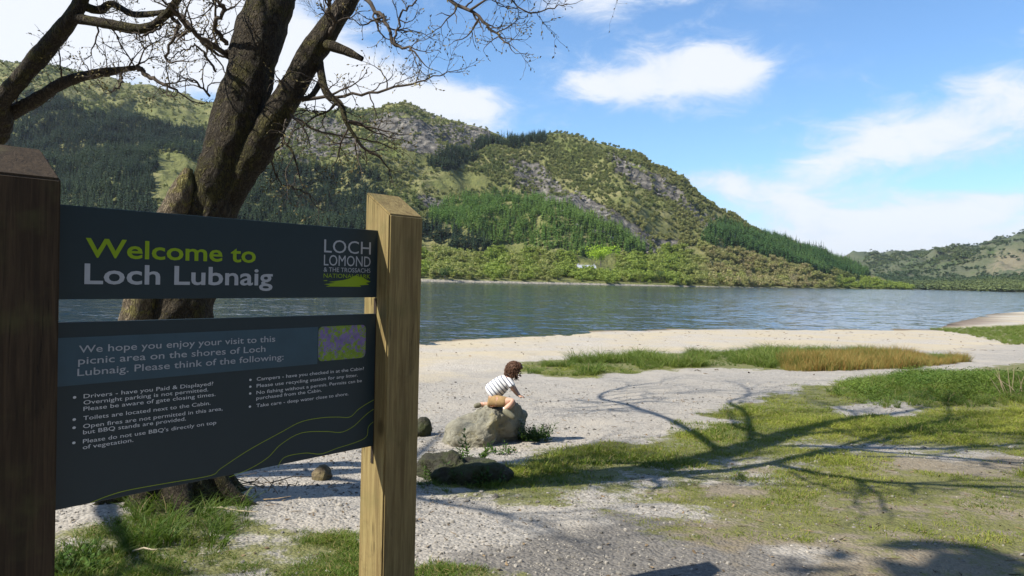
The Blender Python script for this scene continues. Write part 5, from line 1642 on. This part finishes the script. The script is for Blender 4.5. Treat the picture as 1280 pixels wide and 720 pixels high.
def build_child():
    skin = simple('skin', (.52, .31, .22), .55, .08, 20); hairm = simple('brown_hair', (.075, .035, .018), .7, .45, 60); tan = simple('tan_shorts', (.27, .175, .08), .85, .15, 30)
    shoe = simple('olive_shoe', (.17, .16, .11), .8, .2, 30); sole = simple('pale_sole', (.55, .54, .5), .7, .1); lip = simple('lips', (.42, .16, .13), .5, .05); eye = simple('eye_dark', (.03, .02, .015), .3, .05)
    sock = simple('white_sock', (.75, .75, .74), .8, .05)
    sm, t, b = mat('striped_shirt')
    tc = t.new('ShaderNodeTexCoord').outputs['Object']
    ax = at(606, 497, BY) - at(636, 472, BY); ax = ax / np.linalg.norm(ax)
    dv = t.new('ShaderNodeVectorMath', {0: tc, 1: tuple(ax)}, operation='DOT_PRODUCT').outputs['Value']
    wv = t.m('FRACT', t.m('MULTIPLY', dv, 24))
    t.put(b.inputs['Base Color'], t.mix(t.step(wv, .68, .76), (.78, .78, .78), (.055, .065, .12))); b.inputs['Roughness'].default_value = .85

    def A(x, y, dy=0.0): return at(x, y, BY + dy)
    c0 = A(615, 499)
    root = empty('person', tuple(c0))
    tag(root, 'small child in striped shirt and tan shorts crouching on the boulder', 'person')
    o0 = c0

    def J(x, y, dy, r): return (A(x, y, dy) - o0, r)
    # body: pelvis root, spine, neck, head; arms; legs
    jt = [J(614, 498, 0, .085), J(619, 490, 0, .085), J(627, 481, 0, .088), J(634, 475, 0, .075), J(638, 471, 0, .040), J(642, 466.5, 0, .06), J(643, 463, 0, .078)]
    ed = chain(7)
    # near arm
    k = len(jt); jt += [J(637, 477, -.10, .036), J(640.5, 485, -.12, .028), J(644, 490, -.10, .021), J(647, 493.5, -.09, .019), J(649.5, 494.5, -.09, .015)]; ed += [(3, k)] + chain(5, k)
    k = len(jt); jt += [J(637, 477, .10, .036), J(642, 484, .12, .028), J(646, 489.5, .10, .021), J(648.5, 493.5, .09, .019), J(650.5, 494.7, .08, .015)]; ed += [(3, k)] + chain(5, k)
    # near leg: knee forward, foot below; far leg folded behind
    k = len(jt); jt += [J(617, 501, -.07, .062), J(630, 502, -.15, .055), J(643, 502, -.19, .042), J(637, 507.5, -.22, .040), J(630, 512.5, -.23, .028), J(634, 516.5, -.25, .028), J(640, 521, -.26, .024)]; ed += [(0, k)] + chain(7, k)
    k = len(jt); jt += [J(615, 501, .07, .062), J(622, 503, .12, .055), J(626, 506, .15, .042), J(614, 506, .14, .038), J(601, 505.5, .12, .027), J(596, 507, .10, .027)]; ed += [(0, k)] + chain(6, k)
    skin_obj('body', jt, ed, root, skin, 2, 0)
    # fingers on both hands, closed over the rock
    for hx, hy, dy in ((649.5, 494.5, -.09), (650.5, 494.7, .08)):
        pal = A(hx, hy, dy) - o0
        jf, ef = [(pal - np.array([.012, 0, -.004]), .013), (pal + np.array([.012, 0, -.004]), .014)], [(0, 1)]
        for q, (yy, l) in enumerate(((-.020, .030), (-.007, .036), (.006, .034), (.018, .026))):
            st = len(jf); jf += [(pal + np.array([.016, yy, -.004]), .0062), (pal + np.array([.016 + l * .6, yy * 1.2, -.010]), .0056), (pal + np.array([.016 + l, yy * 1.3, -.024]), .0045)]
            ef += [(1, st), (st, st + 1), (st + 1, st + 2)]
        st = len(jf); jf += [(pal + np.array([.002, -.026, -.006]), .0066), (pal + np.array([.018, -.036, -.014]), .005)]; ef += [(0, st), (st, st + 1)]
        skin_obj('hand', jf, ef, root, skin, 1, 0)
    # shirt
    js = [J(610, 493.5, 0, .118), J(616, 490, 0, .120), J(622, 484.5, 0, .118), J(629, 479, 0, .110), J(634.5, 474.5, 0, .078), J(637, 471.6, 0, .05)]
    es = chain(6)
    for dy in (-1, 1):
        k = len(js); js += [J(636, 477, .10 * dy, .048), J(639.5, 482, .115 * dy, .046), J(640.5, 484, .12 * dy, .044)]; es += [(3, k)] + chain(3, k)
    skin_obj('shirt', js, es, root, sm, 2, 0)
    # shorts
    jq = [J(610, 498, 0, .098), J(615, 499.5, 0, .094), J(618, 501, -.07, .074), J(628, 502, -.14, .066), J(636, 502, -.172, .060), J(616, 501, .07, .074), J(621, 503, .11, .066), J(624, 505, .135, .06)]
    skin_obj('shorts', jq, [(0, 1), (1, 2), (2, 3), (3, 4), (1, 5), (5, 6), (6, 7)], root, tan, 2, 0)
    # shoes and socks
    for pts in ([(629, 511.5, -.23, .036), (633.5, 515.5, -.25, .040), (640, 520.5, -.265, .036), (644, 523.5, -.27, .026)], [(602, 505.5, .12, .032), (597, 507, .10, .036), (592, 508, .08, .028)]):
        skin_obj('shoe', [J(*p) for p in pts], chain(len(pts)), root, shoe, 2, 0)
    skin_obj('sock', [J(632, 510.5, -.228, .033), J(629.5, 512.5, -.23, .033)], [(0, 1)], root, sock, 1, 0)
    skin_obj('sock', [J(606, 505.5, .125, .031), J(602, 505.5, .12, .031)], [(0, 1)], root, sock, 1, 0)
    # face: looks right and down
    hc = A(643, 463.6) - o0
    f = np.array([.86, -.16, -.48]); f /= np.linalg.norm(f); sd = np.cross(f, [0, 0, 1]); sd /= np.linalg.norm(sd); u = np.cross(sd, f)

    def blob(name, p, s, m):
        bm = bmesh.new(); bmesh.ops.create_icosphere(bm, subdivisions=2, radius=1)
        Rm = Matrix((tuple(f), tuple(sd), tuple(u))).transposed().to_4x4()
        bmesh.ops.transform(bm, matrix=Matrix.Translation(p) @ Rm @ Matrix.Diagonal((*s, 1)), verts=bm.verts)
        return bm_obj(name, bm, m, root, True)
    blob('nose', hc + f * .086 - u * .012, (.016, .010, .013), skin)
    blob('mouth', hc + f * .078 - u * .045, (.008, .020, .006), lip)
    for s_ in (-1, 1):
        blob('eye', hc + f * .075 + sd * s_ * .030 + u * .006, (.007, .010, .007), eye)
        blob('ear', hc + sd * s_ * .079 - f * .005 - u * .005, (.016, .010, .024), skin)
    # tousled hair: many curled locks over the skull
    r = np.random.default_rng(4); bm = bmesh.new(); bmesh.ops.create_icosphere(bm, subdivisions=4, radius=1)
    V = np.array([v.co for v in bm.verts]); fr = V @ f; lowp = V @ u
    d = .086 * (1 + .13 * fbm(V[:, 0] * 5, V[:, 1] * 5, V[:, 2] * 5, oct=3, seed=6))
    cut = smooth(fr * 1.0 - lowp * .55, .30, .55); low = smooth(-lowp, .45, .8)
    d = d * (1 - .25 * np.maximum(cut, low)) + .014 * (1 - cut) * (1 - low)
    for v, k, p in zip(bm.verts, d, V): v.co = p * k + hc + u * .008 - f * .006
    hair = bm_obj('hair', bm, hairm, root, True)
    T = Tubes()
    for i in range(420):
        q = r.normal(0, 1, 3); q /= np.linalg.norm(q)
        if q @ f > .45 - .3 * (q @ u) or q @ u < -.55: continue
        p = hc + q * .094; tg = np.cross(q, r.normal(0, 1, 3)); tg /= np.linalg.norm(tg); l = r.uniform(.035, .075)
        T.add([p, p + q * .014 + tg * l * .4, p + q * .018 + tg * l * .8 - [0, 0, .008], p + q * .006 + tg * l - [0, 0, .018]], [.0055, .005, .004, .0015], 5)
    o = mesh_obj('curls', T.mesh('curls'), hair, [hairm])


build_child()
